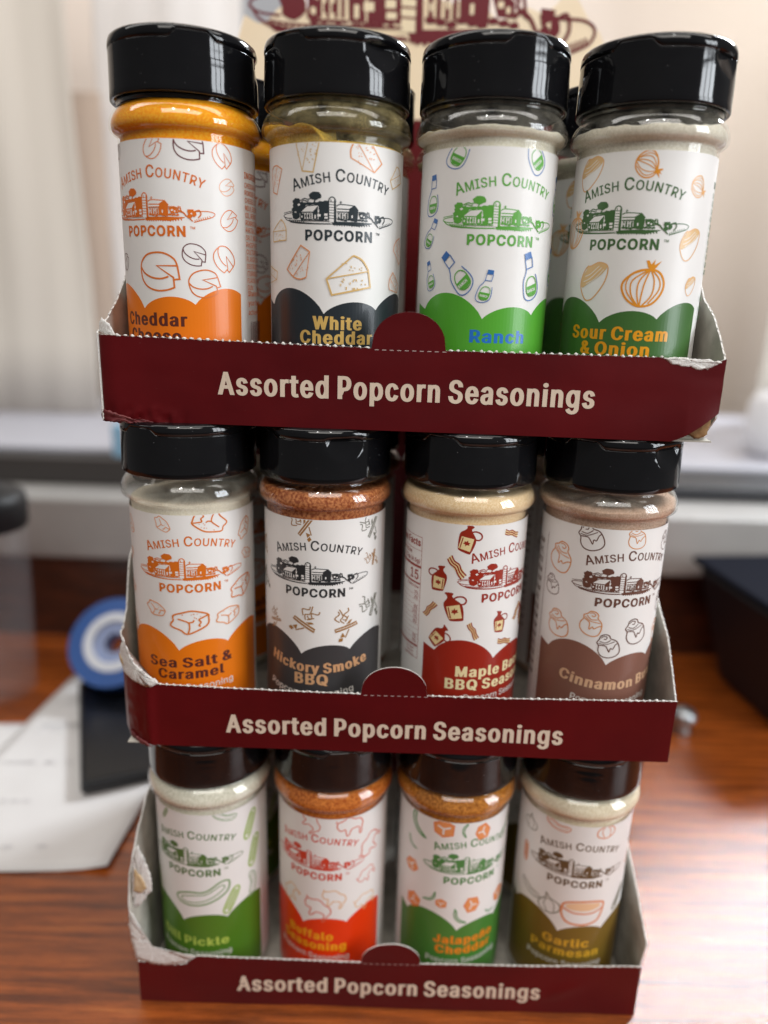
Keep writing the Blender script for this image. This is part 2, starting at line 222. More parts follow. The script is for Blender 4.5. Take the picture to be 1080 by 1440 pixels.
GL['j'] = (167, [[53,379,114,379,114,-30,112,-52,108,-72,102,-90,92,-106,80,-119,65,-129,47,-137,27,-141,4,-143,-10,-143,-10,-87,2,-87,18,-85,31,-80,40,-72,47,-61,51,-46,53,-29], [83,443,72,444,62,448,53,455,47,463,42,472,41,483,42,494,47,504,53,512,62,518,72,522,83,524,95,522,105,518,114,512,120,504,125,494,126,483,125,472,120,463,114,455,105,448,95,444]])
GL['k'] = (381, [[110,137,110,212,121,212,284,379,360,379,184,199,177,199], [53,0,53,509,114,509,114,0], [294,0,148,186,191,229,372,0]])
GL['l'] = (189, [[139,-2,112,0,91,8,74,20,62,37,55,59,53,84,53,509,114,509,114,99,114,83,117,71,120,62,126,57,135,53,146,52,160,53,170,54,181,3,162,-1]])
GL['m'] = (610, [[53,0,53,379,112,379,112,295,108,295,114,314,122,331,132,346,144,358,158,368,172,376,187,382,203,385,219,386,245,383,268,375,287,361,303,342,314,320,321,295,312,295,318,312,326,329,337,343,350,356,364,366,381,375,398,381,417,385,437,386,458,385,478,380,497,372,514,361,529,346,541,328,550,307,555,283,557,255,557,0,496,0,496,254,493,279,485,298,473,313,456,323,438,329,419,330,402,329,387,326,374,320,363,312,353,302,345,290,340,277,336,263,335,247,335,0,274,0,274,260,272,280,265,297,253,311,238,322,220,328,199,330,185,329,171,326,158,320,145,312,135,302,126,289,119,274,115,257,114,238,114,0]])
GL['n'] = (410, [[114,227,114,0,53,0,53,379,112,379,112,287,102,287,116,319,132,344,152,362,175,374,200,382,227,384,252,383,275,377,295,369,313,356,328,340,341,321,350,298,355,271,357,240,357,0,296,0,296,235,293,263,286,286,273,304,256,318,235,326,210,329,192,328,176,324,161,317,147,308,136,297,126,283,119,266,115,248]])
GL['o'] = (415, [[207,-8,174,-5,144,3,117,16,93,35,72,58,56,85,44,116,37,150,34,187,37,225,44,260,56,291,72,318,93,341,117,360,144,374,174,382,207,384,241,382,271,374,299,360,323,341,343,318,359,291,371,260,379,225,381,187,379,150,371,116,359,85,343,58,323,35,299,16,271,3,241,-5], [207,46,231,49,252,55,270,66,285,80,298,97,307,117,314,139,318,163,319,187,318,212,314,236,307,258,298,278,285,296,270,310,252,321,231,328,207,330,184,328,163,321,145,310,130,296,118,278,108,258,102,236,98,212,96,187,98,163,102,139,108,117,118,97,130,80,145,66,163,55,184,49]])
GL['p'] = (424, [[53,-143,53,379,112,379,112,319,118,319,137,346,147,355,158,364,171,373,188,379,207,383,229,384,259,382,287,374,313,361,335,342,354,320,370,293,381,261,388,227,390,189,388,151,381,116,370,84,355,57,336,34,313,16,288,3,260,-6,229,-8,208,-7,189,-3,173,4,159,12,147,21,138,31,118,59,114,59,114,-143], [220,47,242,49,262,55,279,66,294,80,306,97,316,117,323,139,327,163,328,189,327,215,323,239,316,261,307,281,295,298,280,311,262,322,243,328,220,330,198,328,178,322,161,312,147,299,134,282,125,263,118,241,114,216,113,189,114,162,118,138,125,115,135,95,147,78,162,65,179,55,198,49]])
GL['q'] = (424, [[372,-143,311,-143,311,59,306,59,287,31,277,21,266,12,252,4,236,-3,217,-7,195,-8,165,-6,137,3,111,16,89,34,70,57,55,84,43,116,36,151,34,189,36,227,43,261,55,293,70,320,89,342,112,361,137,374,165,382,196,384,218,383,237,379,253,373,267,364,278,355,287,346,307,319,313,319,313,379,372,379], [205,47,226,49,246,55,263,65,278,78,290,95,299,115,306,138,310,162,312,189,310,216,306,241,300,263,290,282,278,299,263,312,246,322,227,328,205,330,182,328,162,322,145,311,130,298,118,281,108,261,102,239,98,215,96,189,98,163,102,139,109,117,118,97,130,80,145,66,162,55,182,49]])
GL['r'] = (259, [[53,0,53,379,112,379,112,321,115,321,124,339,137,354,152,367,171,377,191,383,213,385,229,384,243,384,243,322,230,324,207,326,190,324,174,321,159,315,146,306,135,296,126,284,119,269,115,254,114,237,114,0]])
GL['s'] = (365, [[182,-8,157,-7,133,-3,112,3,93,12,76,24,62,38,50,54,41,73,36,94,94,107,101,87,111,72,124,60,141,52,160,47,181,45,206,47,227,53,244,62,258,74,265,88,268,103,266,115,262,126,254,136,243,144,229,150,212,155,149,170,118,180,92,192,72,208,58,227,50,249,47,274,49,295,55,314,65,332,79,347,95,360,115,370,137,378,161,383,187,384,212,383,234,379,254,372,271,363,286,352,299,339,309,324,318,308,324,290,268,277,262,291,254,304,243,316,228,325,210,331,187,333,166,331,147,326,131,317,119,305,111,292,109,277,110,264,115,253,124,243,136,235,152,229,172,223,229,209,261,200,287,187,306,171,320,153,328,131,331,107,329,85,323,65,312,47,298,31,281,18,260,6,236,-2,210,-7]])
GL['t'] = (227, [[204,379,204,327,6,327,6,379], [65,471,126,471,126,98,127,83,130,70,136,61,144,55,156,51,170,50,185,51,202,54,213,2,192,-3,168,-4,138,-1,113,7,92,21,77,41,68,64,65,93]])
GL['u'] = (410, [[182,-5,158,-3,135,2,115,11,97,23,82,39,69,59,60,82,54,109,53,139,53,379,114,379,114,144,116,117,124,94,137,75,154,61,175,53,200,50,218,51,234,55,249,62,263,71,274,83,283,97,290,113,295,132,296,153,296,379,357,379,357,0,298,0,298,92,307,92,294,60,277,35,257,17,234,5,209,-3]])
GL['v'] = (389, [[163,0,17,379,84,379,165,155,173,132,180,110,187,87,206,21,184,21,191,42,197,64,203,87,209,110,216,132,224,155,305,379,371,379,226,0]])
GL['w'] = (567, [[138,0,23,379,87,379,133,214,154,137,161,107,168,75,175,41,165,41,172,74,179,105,186,135,192,163,199,189,206,214,252,379,316,379,362,214,382,136,388,106,395,75,402,41,391,41,399,75,406,106,413,135,434,214,480,379,545,379,429,0,368,0,319,172,305,225,291,280,277,338,291,338,277,280,263,225,248,172,199,0]])
GL['x'] = (379, [[21,0,171,218,171,171,29,379,100,379,147,306,159,287,170,270,179,253,207,206,175,206,185,221,194,237,202,253,211,270,222,287,233,306,282,379,352,379,209,169,209,214,358,0,287,0,231,85,219,103,209,120,200,136,173,182,205,182,195,167,187,152,178,136,170,120,160,103,148,85,91,0]])
GL['y'] = (389, [[47,-139,61,-86,71,-87,83,-89,94,-90,104,-89,113,-86,122,-81,130,-74,138,-64,145,-51,151,-36,163,-1,17,379,84,379,165,155,173,132,180,109,187,87,193,64,199,42,206,21,184,21,202,87,209,110,216,132,224,155,305,379,371,379,204,-58,196,-77,187,-93,177,-107,165,-119,153,-128,139,-136,125,-141,109,-144,91,-145,65,-143]])
GL['z'] = (380, [[42,0,42,46,254,320,254,323,48,323,48,379,333,379,333,331,126,60,126,56,339,56,339,0]])
GL['0'] = (453, [[227,-7,191,-3,158,7,130,24,105,48,85,77,69,113,57,155,50,202,48,254,50,306,57,353,69,395,85,431,106,461,130,484,159,502,191,512,227,516,262,512,295,502,323,484,348,461,368,431,384,395,396,353,403,306,405,254,403,202,396,155,384,113,368,77,348,48,323,24,295,7,263,-3], [227,50,250,52,271,60,290,74,306,92,320,116,330,144,338,176,342,213,344,254,342,295,338,332,330,365,320,393,306,416,290,435,271,449,250,457,227,460,203,457,182,449,163,435,147,416,134,393,123,365,115,332,111,295,109,254,111,213,115,176,123,144,134,116,147,92,163,74,182,60,203,52]])
GL['1'] = (453, [[76,0,76,55,391,55,391,0], [276,509,276,0,212,0,212,448,209,448,86,358,86,427,198,509]])
GL['2'] = (453, [[64,0,64,47,234,229,252,248,268,266,282,282,294,298,303,312,311,327,316,341,319,356,320,371,319,389,315,405,308,419,298,431,287,441,273,449,258,455,241,458,224,460,205,458,188,454,172,447,159,438,148,427,139,413,132,398,128,381,127,362,66,362,68,391,75,418,86,442,102,464,121,482,143,496,168,507,196,513,225,516,254,513,281,507,306,497,328,482,346,465,361,445,372,423,379,398,381,372,380,354,377,336,371,318,363,299,351,280,336,259,317,235,294,209,267,180,153,60,153,57,389,57,389,0]])
GL['3'] = (453, [[218,-7,188,-5,159,1,133,10,108,22,88,38,70,57,57,79,48,104,44,132,109,132,112,115,118,100,126,87,137,76,150,66,165,59,182,54,200,51,219,50,239,51,258,55,275,61,291,69,304,80,315,93,323,108,328,125,329,145,328,163,323,180,316,196,306,211,292,223,275,234,254,241,229,246,201,248,157,248,157,299,288,448,288,452,70,452,70,509,372,509,372,461,211,278,211,289,247,290,279,286,308,276,333,262,354,244,371,222,383,198,391,173,393,145,390,116,383,90,370,66,354,45,333,27,309,12,281,2,251,-5]])
GL['4'] = (453, [[40,105,40,158,247,509,311,509,109,166,109,163,413,163,413,105], [282,0,282,121,282,146,282,318,343,318,343,0]])
GL['5'] = (453, [[221,-7,192,-5,165,1,140,11,118,25,99,41,83,60,71,82,63,105,60,130,122,130,125,115,130,102,138,89,148,78,160,68,173,60,188,54,204,51,221,50,241,51,259,56,276,64,291,75,304,89,314,104,322,122,326,141,328,162,326,183,321,203,314,221,303,237,290,251,275,262,257,270,238,275,218,277,201,276,184,273,167,268,152,262,139,255,128,246,67,253,96,509,366,509,366,452,151,452,134,301,136,301,148,311,162,318,178,325,194,330,212,333,229,334,252,332,274,328,294,321,313,311,330,299,345,285,358,269,370,251,379,231,386,210,390,187,391,163,388,132,381,102,369,76,352,52,332,32,309,15,282,3,253,-4]])
GL['6'] = (453, [[226,-7,196,-4,168,3,142,15,119,31,100,51,84,74,73,101,66,130,64,162,65,187,71,212,80,239,93,268,112,302,137,340,252,509,322,509,151,261,145,261,151,270,157,279,165,288,174,295,184,302,196,307,208,311,221,313,235,314,265,312,291,305,316,295,337,280,355,262,370,240,380,215,387,187,389,157,387,127,379,98,368,73,352,50,333,30,310,14,284,3,257,-4], [226,48,245,50,263,55,279,63,293,73,304,86,314,101,322,119,326,137,327,157,326,178,322,196,314,213,304,228,293,241,279,251,263,259,245,264,226,265,207,264,190,259,174,252,160,241,148,229,138,214,131,197,126,179,125,158,126,138,131,119,138,102,148,86,160,73,174,63,190,55,207,50]])
GL['7'] = (453, [[97,0,323,448,323,452,62,452,62,509,391,509,391,449,165,0]])
GL['8'] = (453, [[226,-7,193,-5,163,1,136,11,111,25,91,42,74,62,62,84,54,109,52,135,53,156,58,176,65,195,75,212,87,228,101,241,117,252,134,260,153,265,153,267,129,276,109,289,93,308,80,330,73,354,70,380,73,405,79,429,90,450,106,469,124,485,146,498,170,508,197,514,226,516,255,514,282,508,306,498,328,485,346,469,361,450,373,429,379,405,382,380,379,354,372,330,359,308,343,289,323,276,300,267,300,265,319,260,335,252,351,241,365,228,377,212,387,195,395,176,399,156,401,135,398,109,391,84,378,62,362,42,341,25,317,11,289,1,259,-5], [226,49,248,50,267,54,285,60,300,69,313,79,323,91,331,106,335,121,337,139,335,157,330,173,322,189,312,202,298,213,283,223,265,230,247,234,226,235,206,234,187,230,169,223,154,213,140,202,130,189,122,173,117,157,115,139,117,121,121,106,129,91,139,79,152,69,167,60,185,54,205,50], [226,290,244,291,260,294,274,300,287,308,298,318,307,330,314,344,318,359,319,376,318,392,314,407,308,420,299,432,288,442,275,449,260,455,244,459,226,460,208,459,192,455,177,449,164,442,153,432,145,420,138,407,134,392,133,376,134,359,138,344,145,330,154,318,165,308,178,300,193,294,209,291]])
GL['9'] = (453, [[226,516,256,513,285,506,310,494,333,478,352,458,368,434,380,408,387,378,389,347,387,322,382,296,373,270,359,240,340,207,315,168,200,0,130,0,301,248,307,248,302,238,295,229,287,221,278,214,268,207,257,202,245,198,232,195,218,195,188,197,161,203,137,214,116,229,98,247,83,269,72,294,66,321,64,352,66,382,73,411,85,436,101,459,120,479,143,494,168,506,196,513], [226,460,207,459,190,454,174,446,160,435,148,423,138,407,131,390,127,372,125,352,127,331,131,313,138,295,148,280,160,268,174,257,190,250,207,245,226,243,245,245,263,249,279,257,293,267,305,280,314,295,322,312,326,330,327,350,326,371,322,390,314,407,305,422,293,435,279,446,263,454,245,459]])
GL['&'] = (448, [[197,-7,165,-5,136,1,110,12,88,26,69,42,54,62,43,84,36,108,34,133,36,154,40,173,47,189,58,205,70,220,85,235,101,249,120,264,140,279,216,335,237,352,243,359,249,367,255,375,259,384,261,394,262,405,260,420,255,434,245,445,233,454,219,459,201,461,189,460,178,457,168,453,159,447,151,440,145,431,141,421,138,411,137,399,138,386,141,375,145,363,152,352,159,340,169,327,204,284,438,0,364,0,171,231,121,293,108,310,96,327,87,344,81,361,77,379,75,398,77,420,82,440,91,458,102,474,117,488,134,499,154,507,176,512,200,513,224,512,246,507,266,499,283,488,297,475,308,459,317,442,322,424,324,404,323,389,320,375,315,362,309,349,301,336,291,325,281,314,269,303,256,293,154,217,135,202,121,188,110,174,103,161,98,146,97,131,98,115,102,101,109,87,118,76,130,66,143,57,158,51,175,48,193,46,213,48,232,52,251,59,269,69,286,81,301,95,315,112,327,131,336,151,343,174,348,198,349,224,408,224,406,194,403,167,397,144,389,124,380,107,371,92,361,80,353,70,345,62,333,47,315,30,294,17,271,7,246,-1,221,-5]])
GL['('] = (273, [[89,207,90,244,94,283,101,324,109,364,119,403,132,441,145,477,160,510,177,539,236,539,219,503,204,466,191,428,179,390,169,351,161,313,156,276,152,241,151,207,152,176,155,145,160,115,167,83,177,50,188,16,202,-19,218,-57,236,-96,177,-96,156,-59,139,-21,124,16,111,55,102,93,95,131,90,169]])
GL[')'] = (273, [[37,-96,56,-56,72,-18,86,18,97,52,106,85,113,116,118,147,121,177,122,207,121,241,117,276,112,313,104,351,94,390,82,428,69,466,54,503,37,539,97,539,113,510,128,477,142,441,154,403,164,364,173,323,179,283,183,244,184,207,183,168,178,130,171,92,161,53,149,15,134,-22,117,-59,97,-96]])
GL['.'] = (188, [[95,-4,83,-3,73,1,63,9,55,18,51,29,50,41,51,53,55,64,63,73,73,81,83,85,95,87,107,85,118,81,128,73,135,64,140,53,141,41,140,29,135,18,128,9,118,1,107,-3]])
GL[','] = (188, [[38,-119,68,71,137,71,84,-119]])
GL['%'] = (676, [[175,283,155,284,137,289,121,297,107,308,95,320,86,335,80,351,76,369,75,388,75,412,76,431,80,448,87,464,96,479,107,492,121,503,137,511,155,515,175,517,196,515,214,511,230,503,244,492,255,479,264,464,270,448,274,431,276,412,276,388,274,369,270,351,264,335,255,320,244,308,230,297,214,289,196,284], [175,327,191,329,203,335,212,346,218,358,222,372,223,388,223,412,222,428,219,441,213,454,204,464,191,470,175,473,160,470,148,464,138,454,132,441,128,428,127,412,127,388,128,372,132,358,138,346,147,335,160,329], [501,-10,481,-8,462,-3,446,5,432,15,421,28,412,43,406,59,402,77,400,95,400,120,402,138,406,156,412,172,421,187,433,200,447,210,463,218,481,223,501,225,522,223,540,218,556,210,570,200,581,187,590,172,596,156,600,138,601,120,601,95,600,77,596,59,589,43,580,28,569,15,555,5,540,-3,521,-8], [501,35,517,37,529,43,538,53,544,66,548,80,549,95,549,120,548,135,544,149,538,162,529,172,517,178,501,180,486,178,473,172,464,162,458,149,454,135,453,120,453,95,454,80,458,66,464,53,473,43,485,37], [132,0,482,509,540,509,191,0]])
GL['ñ'] = (410, [[114,227,114,0,53,0,53,379,112,379,112,287,102,287,116,319,132,344,152,362,175,374,200,382,227,384,252,383,275,377,295,369,313,356,328,340,341,321,350,298,355,271,357,240,357,0,296,0,296,235,293,263,286,286,273,304,256,318,235,326,210,329,192,328,176,324,161,317,147,308,136,297,126,283,119,266,115,248], [250,446,241,447,233,448,225,450,202,460,182,470,167,475,161,474,157,471,153,466,149,448,106,448,108,467,113,484,120,498,131,509,144,516,161,518,169,518,178,516,185,514,207,504,226,494,243,490,248,490,253,492,256,496,259,501,261,508,262,517,304,517,302,497,297,480,289,466,278,455,265,448]])
GL['™'] = (424, [[289,326,209,509,242,509,298,375,354,509,387,509,307,326], [202,326,202,509,235,509,235,326], [361,326,361,509,394,509,394,326], [82,326,82,492,115,492,115,326], [27,480,27,509,170,509,170,480]])
GL[':'] = (190, [[60,0,60,95,140,95,140,0], [60,290,60,385,140,385,140,290]])
GL['-'] = (280, [[40,170,40,235,240,235,240,170]])
ICONS = {
'T0':[('wheel',1,-19.3,96.3,5.6,70),('wheel',0,1.6,96.0,7.6,60),('wheel',1,14.7,96.8,10.7,-5),('wheel',0,26.6,94.6,8.4,-50),('wheel',2,28.3,84.5,6.4,35),('wheel',0,29.0,73.2,7.8,50),('wheel',1,-17.2,57.9,6.3,70),('wheel',0,2.0,54.3,15.9,0),('wheel',1,15.2,60.5,8.7,-15),('wheel',0,26.4,59.4,9.5,-50),('wheel',0,18.7,50.5,11.5,10)],
'T1':[('wedge',0,-12.0,95.4,11.6,65),('wedge',1,9.2,95.6,12.6,115),('wedge',1,-27.9,88.2,9.7,55),('wedge',0,25.0,90.0,8.6,10),('wedge',0,-25.6,69.9,9.9,-10),('wedge',1,-14.5,58.4,11.5,-140),('wedge',0,3.9,54.8,16.3,0),('wedge',1,28.4,64.5,9.4,100),('wedge',1,25.3,52.4,8.4,130),('wedge',0,-30.8,54.5,7.9,150)],
'T2':[('ranch',0,-15.2,98.7,16.5,-40),('ranch',0,10.4,98.7,16.5,25),('ranch',0,-27.6,83.7,14.5,-12),('ranch',0,29.0,85.5,13.9,-8),('ranch',0,-28.1,70.5,11.8,-40),('ranch',0,-27.5,56.1,11.0,5),('ranch',0,-15.2,57.7,17.2,30),('ranch',0,-4.0,52.5,12.1,-25),('ranch',0,13.3,56.8,17.2,3),('ranch',0,29.5,60.6,14.0,-10)],
'T3':[('bowl',1,-15.7,92.7,10.3,-10),('onion',0,6.1,94.4,9.5,-105),('onion',2,25.8,88.1,7.7,-100),('onion',2,-23.1,74.1,13.3,0),('bowl',1,24.9,68.9,9.5,0),('bowl',1,-9.7,55.6,11.6,0),('onion',0,8.7,55.0,15.9,0),('bowl',2,28.1,54.9,5.8,0)],
'M0':[('cube',1,-29.8,91.6,7.7,-60),('cube',1,-9.9,94.9,7.2,-50),('cube',0,8.9,95.9,13.4,160),('cube',1,25.7,90.0,9.3,50),('cube',1,-32.6,78.5,7.3,20),('cube',1,26.9,78.7,6.8,-30),('cube',1,-32.2,64.2,6.9,-20),('cube',0,22.9,65.3,12.2,20),('cube',1,-14.9,58.6,8.8,-25),('cube',0,-0.4,53.8,15.0,0),('cube',1,15.6,54.5,10.7,5),('cube',1,-31.6,49.2,9.1,-40)],
'M1':[('sticks',0,-4.7,96.7,11.3,45),('sticks',1,24.4,94.4,11.3,50),('sticks',0,-29.8,84.7,9.3,60),('sticks',0,25.7,80.9,8.3,70),('sticks',1,-29.5,69.5,11.1,80),('sticks',0,-18.8,54.1,8.0,0),('sticks',0,-3.5,55.8,12.8,-40),('sticks',0,12.8,54.4,12.3,5),('sticks',1,25.7,60.2,12.2,60)],
'M2':[('jug',0,-19.4,93.1,9.8,-28),('jug',0,-30.1,75.4,9.2,10,1),('jug',0,-23.4,64.1,10.6,0),('jug',0,-28.8,50.7,8.6,-55),('jug',0,-3.4,57.0,8.0,-15,0),('jug',0,14.1,55.4,9.1,0),('bacon',0,-0.2,94.3,7.7,0),('bacon',0,-23.1,81.0,9.9,-35),('bacon',0,-33.4,61.4,7.9,70),('bacon',0,-15.1,54.0,7.5,-45),('bacon',0,0.3,47.4,8.0,3),('bacon',0,8.1,58.9,8.0,70)],
'M3':[('bun',0,-16.5,94.9,9.3,15),('bun',1,1.4,95.7,7.6,0),('bun',0,19.4,92.2,6.8,-10),('bun',1,-28.2,83.9,10.5,-25),('bun',0,-31.5,71.1,7.2,0),('bun',0,22.6,65.2,7.5,0),('bun',1,-26.6,55.5,9.7,0),('bun',1,-12.6,58.8,8.8,-20),('bun',0,-5.2,49.7,8.8,10),('bun',0,6.3,55.6,9.7,10),('bun',1,23.1,51.8,8.8,0)],
'B0':[('spear',0,-13.7,95.5,6.7,60),('pickle',0,15.2,97.2,10.6,-40),('spear',1,27.2,87.4,14.7,70),('spear',1,29.2,72.1,16.0,75),('spear',1,-24.2,52.5,15.1,-80),('pickle',0,4.3,57.1,24.9,0),('spear',1,16.8,51.6,14.5,65),('pickle',0,27.6,54.7,12.8,70)],
'B1':[('buffalo',0,-1.8,96.1,10.1,-50),('buffalo',0,16.0,94.4,11.8,0),('buffalo',0,26.5,81.1,12.5,60),('buffalo',1,-12.9,54.0,10.5,60),('buffalo',1,9.0,56.8,11.0,-20),('buffalo',0,1.4,50.7,12.8,-25),('buffalo',1,24.3,51.2,10.5,10),('buffalo',0,24.7,65.4,9.2,30)],
'B2':[('pepper',0,-25.4,92.9,13.5,-50),('chunk',1,-13.5,95.2,9.5,0),('pepper',0,-3.9,94.8,6.7,-80),('chunk',1,4.2,93.3,7.9,-80),('pepper',0,20.2,90.5,7.9,60),('pepper',0,-28.8,81.2,6.8,-30),('chunk',1,-29.0,69.2,7.5,30),('chunk',1,-27.0,51.2,8.1,60),('pepper',0,-18.1,57.8,7.5,60),('chunk',1,-12.9,55.4,5.2,0),('chunk',1,1.1,54.8,8.1,90),('chunk',1,18.1,52.9,8.1,0),('pepper',0,-4.0,48.4,8.8,-40),('pepper',0,11.7,47.8,5.3,0)],
'B3':[('garlic',0,-24.1,90.2,9.0,0),('pickle',1,-9.9,96.8,10.7,-30),('garlic',1,11.2,96.6,9.5,10),('garlic',0,30.8,86.2,6.8,0),('spear',1,-25.8,73.4,10.3,90),('garlic',1,31.6,75.1,9.1,20),('pickle',0,-20.7,56.6,11.0,-40),('garlic',0,-10.6,54.1,11.6,15),('parmbowl',1,4.6,52.8,19.2,0),('spear',0,24.8,55.6,12.8,55),('pickle',1,31.3,43.3,4.7,0)],
}
# ------------------------------------------------------------------ lettering: outlines of a plain grotesque, offset to the wanted weight
def pairs(v): return [(v[i], v[i+1]) for i in range(0, len(v), 2)]
_gc = {}
def glyph(ch, sx, dx, dy):
    key = (ch, sx, dx, dy)
    if key in _gc: return _gc[key]
    adv, s = GL[ch]
    cs = [[(x*sx, y) for x, y in pairs(c)] for c in s]
    cs = [[(x+dx, y+dy) for x, y in c] for c in cs]
    _gc[key] = (adv*sx+dx*2.0, cs)
    return _gc[key]
def tess(cs):
    tri = tessellate_polygon([[Vector((x, y, 0)) for x, y in c] for c in cs])
    flat = [p for c in cs for p in c]
    return flat, tri
def area2(c): return sum(c[i][0]*c[(i+1) % len(c)][1]-c[(i+1) % len(c)][0]*c[i][1] for i in range(len(c)))
def inside(p, c):
    r = False
    for i in range(len(c)):
        (x1, y1), (x2, y2) = c[i-1], c[i]
        if (y1 > p[1]) != (y2 > p[1]) and p[0] < (x2-x1)*(p[1]-y1)/(y2-y1)+x1: r = not r
    return r
def nest(cs):
    sg = 1 if area2(max(cs, key=lambda c: abs(area2(c)))) > 0 else -1
    outer = [[c] for c in cs if area2(c)*sg > 0]
    for c in cs:
        if area2(c)*sg <= 0:
            for g in outer:
                if inside(c[0], g[0]): g.append(c); break
    return outer
class Art:
    """flat print: triangles in (u, v) millimetres with an ink and a layer"""
    def __init__(s): s.V = []; s.F = []; s.M = []; s.mats = []; s.layer = 0
    def mi(s, h):
        m = ink(h) if isinstance(h, tuple) else h
        if m not in s.mats: s.mats.append(m)
        return s.mats.index(m)
    def poly(s, cs, h, f=None):
        if f: cs = [[f(x, y) for x, y in c] for c in cs]
        flat, tri = tess(cs); b = len(s.V); s.layer += 1
        s.V += [(x, y, s.layer) for x, y in flat]
        k = s.mi(h)
        for t in tri: s.F.append((t[0]+b, t[1]+b, t[2]+b)); s.M.append(k)
    def stroke(s, pts, w, h, closed=False, f=None):
        if f: pts = [f(x, y) for x, y in pts]
        n = len(pts)
        if n < 2: return
        b = len(s.V); s.layer += 1; k = s.mi(h); w2 = w/2
        for i in range(n):
            p = Vector(pts[i])
            a = Vector(pts[i-1]) if (i or closed) else p; c = Vector(pts[(i+1) % n]) if (i < n-1 or closed) else p
            d1 = (p-a); d2 = (c-p)
            d1 = d1.normalized() if d1.length > 1e-6 else d2.normalized()
            d2 = d2.normalized() if d2.length > 1e-6 else d1
            m = d1+d2; m = m.normalized() if m.length > 0.1 else d1
            kk = min(1/max(m.dot(d1), 0.35), 1.6)
            nn = Vector((-m.y, m.x))*w2*kk
            s.V += [(p.x+nn.x, p.y+nn.y, s.layer), (p.x-nn.x, p.y-nn.y, s.layer)]
        for i in range(n if closed else n-1):
            j = (i+1) % n; q = (b+2*i, b+2*i+1, b+2*j+1, b+2*j)
            s.F.append(q); s.M.append(k)
    def outline(s, c, dx, dy, h, f):
        """a ribbon over the contour of a letter, dx / dy either side: gives it weight"""
        c = [p for i, p in enumerate(c) if p != c[i-1]]; n = len(c); b = len(s.V); s.layer += 1; k = s.mi(h)
        for i in range(n):
            p0, p, p1 = Vector(c[i-1]), Vector(c[i]), Vector(c[(i+1) % n])
            d1 = (p-p0).normalized(); d2 = (p1-p).normalized(); m = d1+d2
            m = m.normalized() if m.length > .15 else d1
            q = min(1/max(m.dot(d1), .5), 1.45)
            x, y = -m.y*dx*q, m.x*dy*q
            s.V += [(*f(p.x+x, p.y+y), s.layer), (*f(p.x-x, p.y-y), s.layer)]
        for i in range(n):
            j = (i+1) % n; s.F.append((b+2*i, b+2*i+1, b+2*j+1, b+2*j)); s.M.append(k)
    def text(s, txt, x, y, cap, h, sx=1.0, dx=0, dy=0, align='c', arc=None, rot=0, fit=None, track=0, caps=None, skew=0):
        """cap = cap height in mm; dx, dy = extra weight in font units; arc = radius of a baseline arched up (negative: sagging)"""
        def run(sxx):
            pos = 0; out = []
            for i, ch in enumerate(txt):
                sc = cap/(509+2*dy)
                if caps and ch.isalpha() and not (i == 0 or txt[i-1] == ' '): sc *= caps
                if ch == ' ': pos += 165*sxx*cap/509+track; continue
                adv, cs = glyph(ch, sxx, dx, dy); out.append((pos, sc, cs, adv*sc)); pos += adv*sc+track
            return pos, out
        W, out = run(sx)
        if fit:
            for _ in range(3): sx *= fit/W; W, out = run(sx)
        x0 = {'c': -W/2, 'l': 0, 'r': -W}[align]
        ca, sa = math.cos(rot), math.sin(rot)
        for pos, sc, cs, wd in out:
            if not cs: continue
            def f(px, py):
                if arc:
                    m = x0+pos+wd/2; t = m/arc; lx = px*sc-wd/2; ly = py*sc
                    X = math.sin(t)*(arc+ly)+math.cos(t)*lx; Y = math.cos(t)*(arc+ly)-math.sin(t)*lx-arc
                else: X = x0+pos+px*sc; Y = py*sc+skew*(x0+pos+px*sc)
                return (x+X*ca-Y*sa, y+X*sa+Y*ca)
            for grp in nest(cs): s.poly(grp, h, f)
            if dx > 3:
                for c in cs: s.outline(c, dx, dy, h, f)
    def build(s, name, parent, wrap=None, off=0.0, step=1.3, clip=None, fn=None):
        if not s.V: return None
        bm = bmesh.new(); vs = [bm.verts.new((x, y, l)) for x, y, l in s.V]
        for f, k in zip(s.F, s.M):
            try: g = bm.faces.new([vs[i] for i in f]); g.material_index = k
            except ValueError: pass
        geo = lambda: bm.verts[:]+bm.edges[:]+bm.faces[:]
        if clip:
            u0, u1, v0, v1 = clip
            for co, no in (((u0, 0, 0), (-1, 0, 0)), ((u1, 0, 0), (1, 0, 0)), ((0, v0, 0), (0, -1, 0)), ((0, v1, 0), (0, 1, 0))):
                bmesh.ops.bisect_plane(bm, geom=geo(), plane_co=co, plane_no=no, clear_outer=True)
        if wrap:
            xs = [v.co.x for v in bm.verts]
            if xs:
                u = math.floor(min(xs)/step)*step+step
                while u < max(xs):
                    gg = [e for e in bm.edges if (e.verts[0].co.x-u)*(e.verts[1].co.x-u) < 0]
                    if gg:
                        ff = list({f for e in gg for f in e.link_faces}); ee = list({e for f in ff for e in f.edges}); vv = list({v for f in ff for v in f.verts})
                        bmesh.ops.bisect_plane(bm, geom=vv+ee+ff, plane_co=(u, 0, 0), plane_no=(1, 0, 0))
                    u += step
            R0 = 25.0
            for v in bm.verts:
                u, z, l = v.co; a = u/R0; r = wrap+0.02+l*0.0015
                v.co = (r*math.sin(a)*S, -r*math.cos(a)*S, z*S)
        else:
            for v in bm.verts:
                x, z, l = v.co; y = -(0.04+off+l*0.0015)
                if fn: y += fn(x, z)
                v.co = (x*S, y*S, z*S)
        me = bpy.data.meshes.new(name); bm.to_mesh(me); bm.free()
        return link(name, me, parent, s.mats)

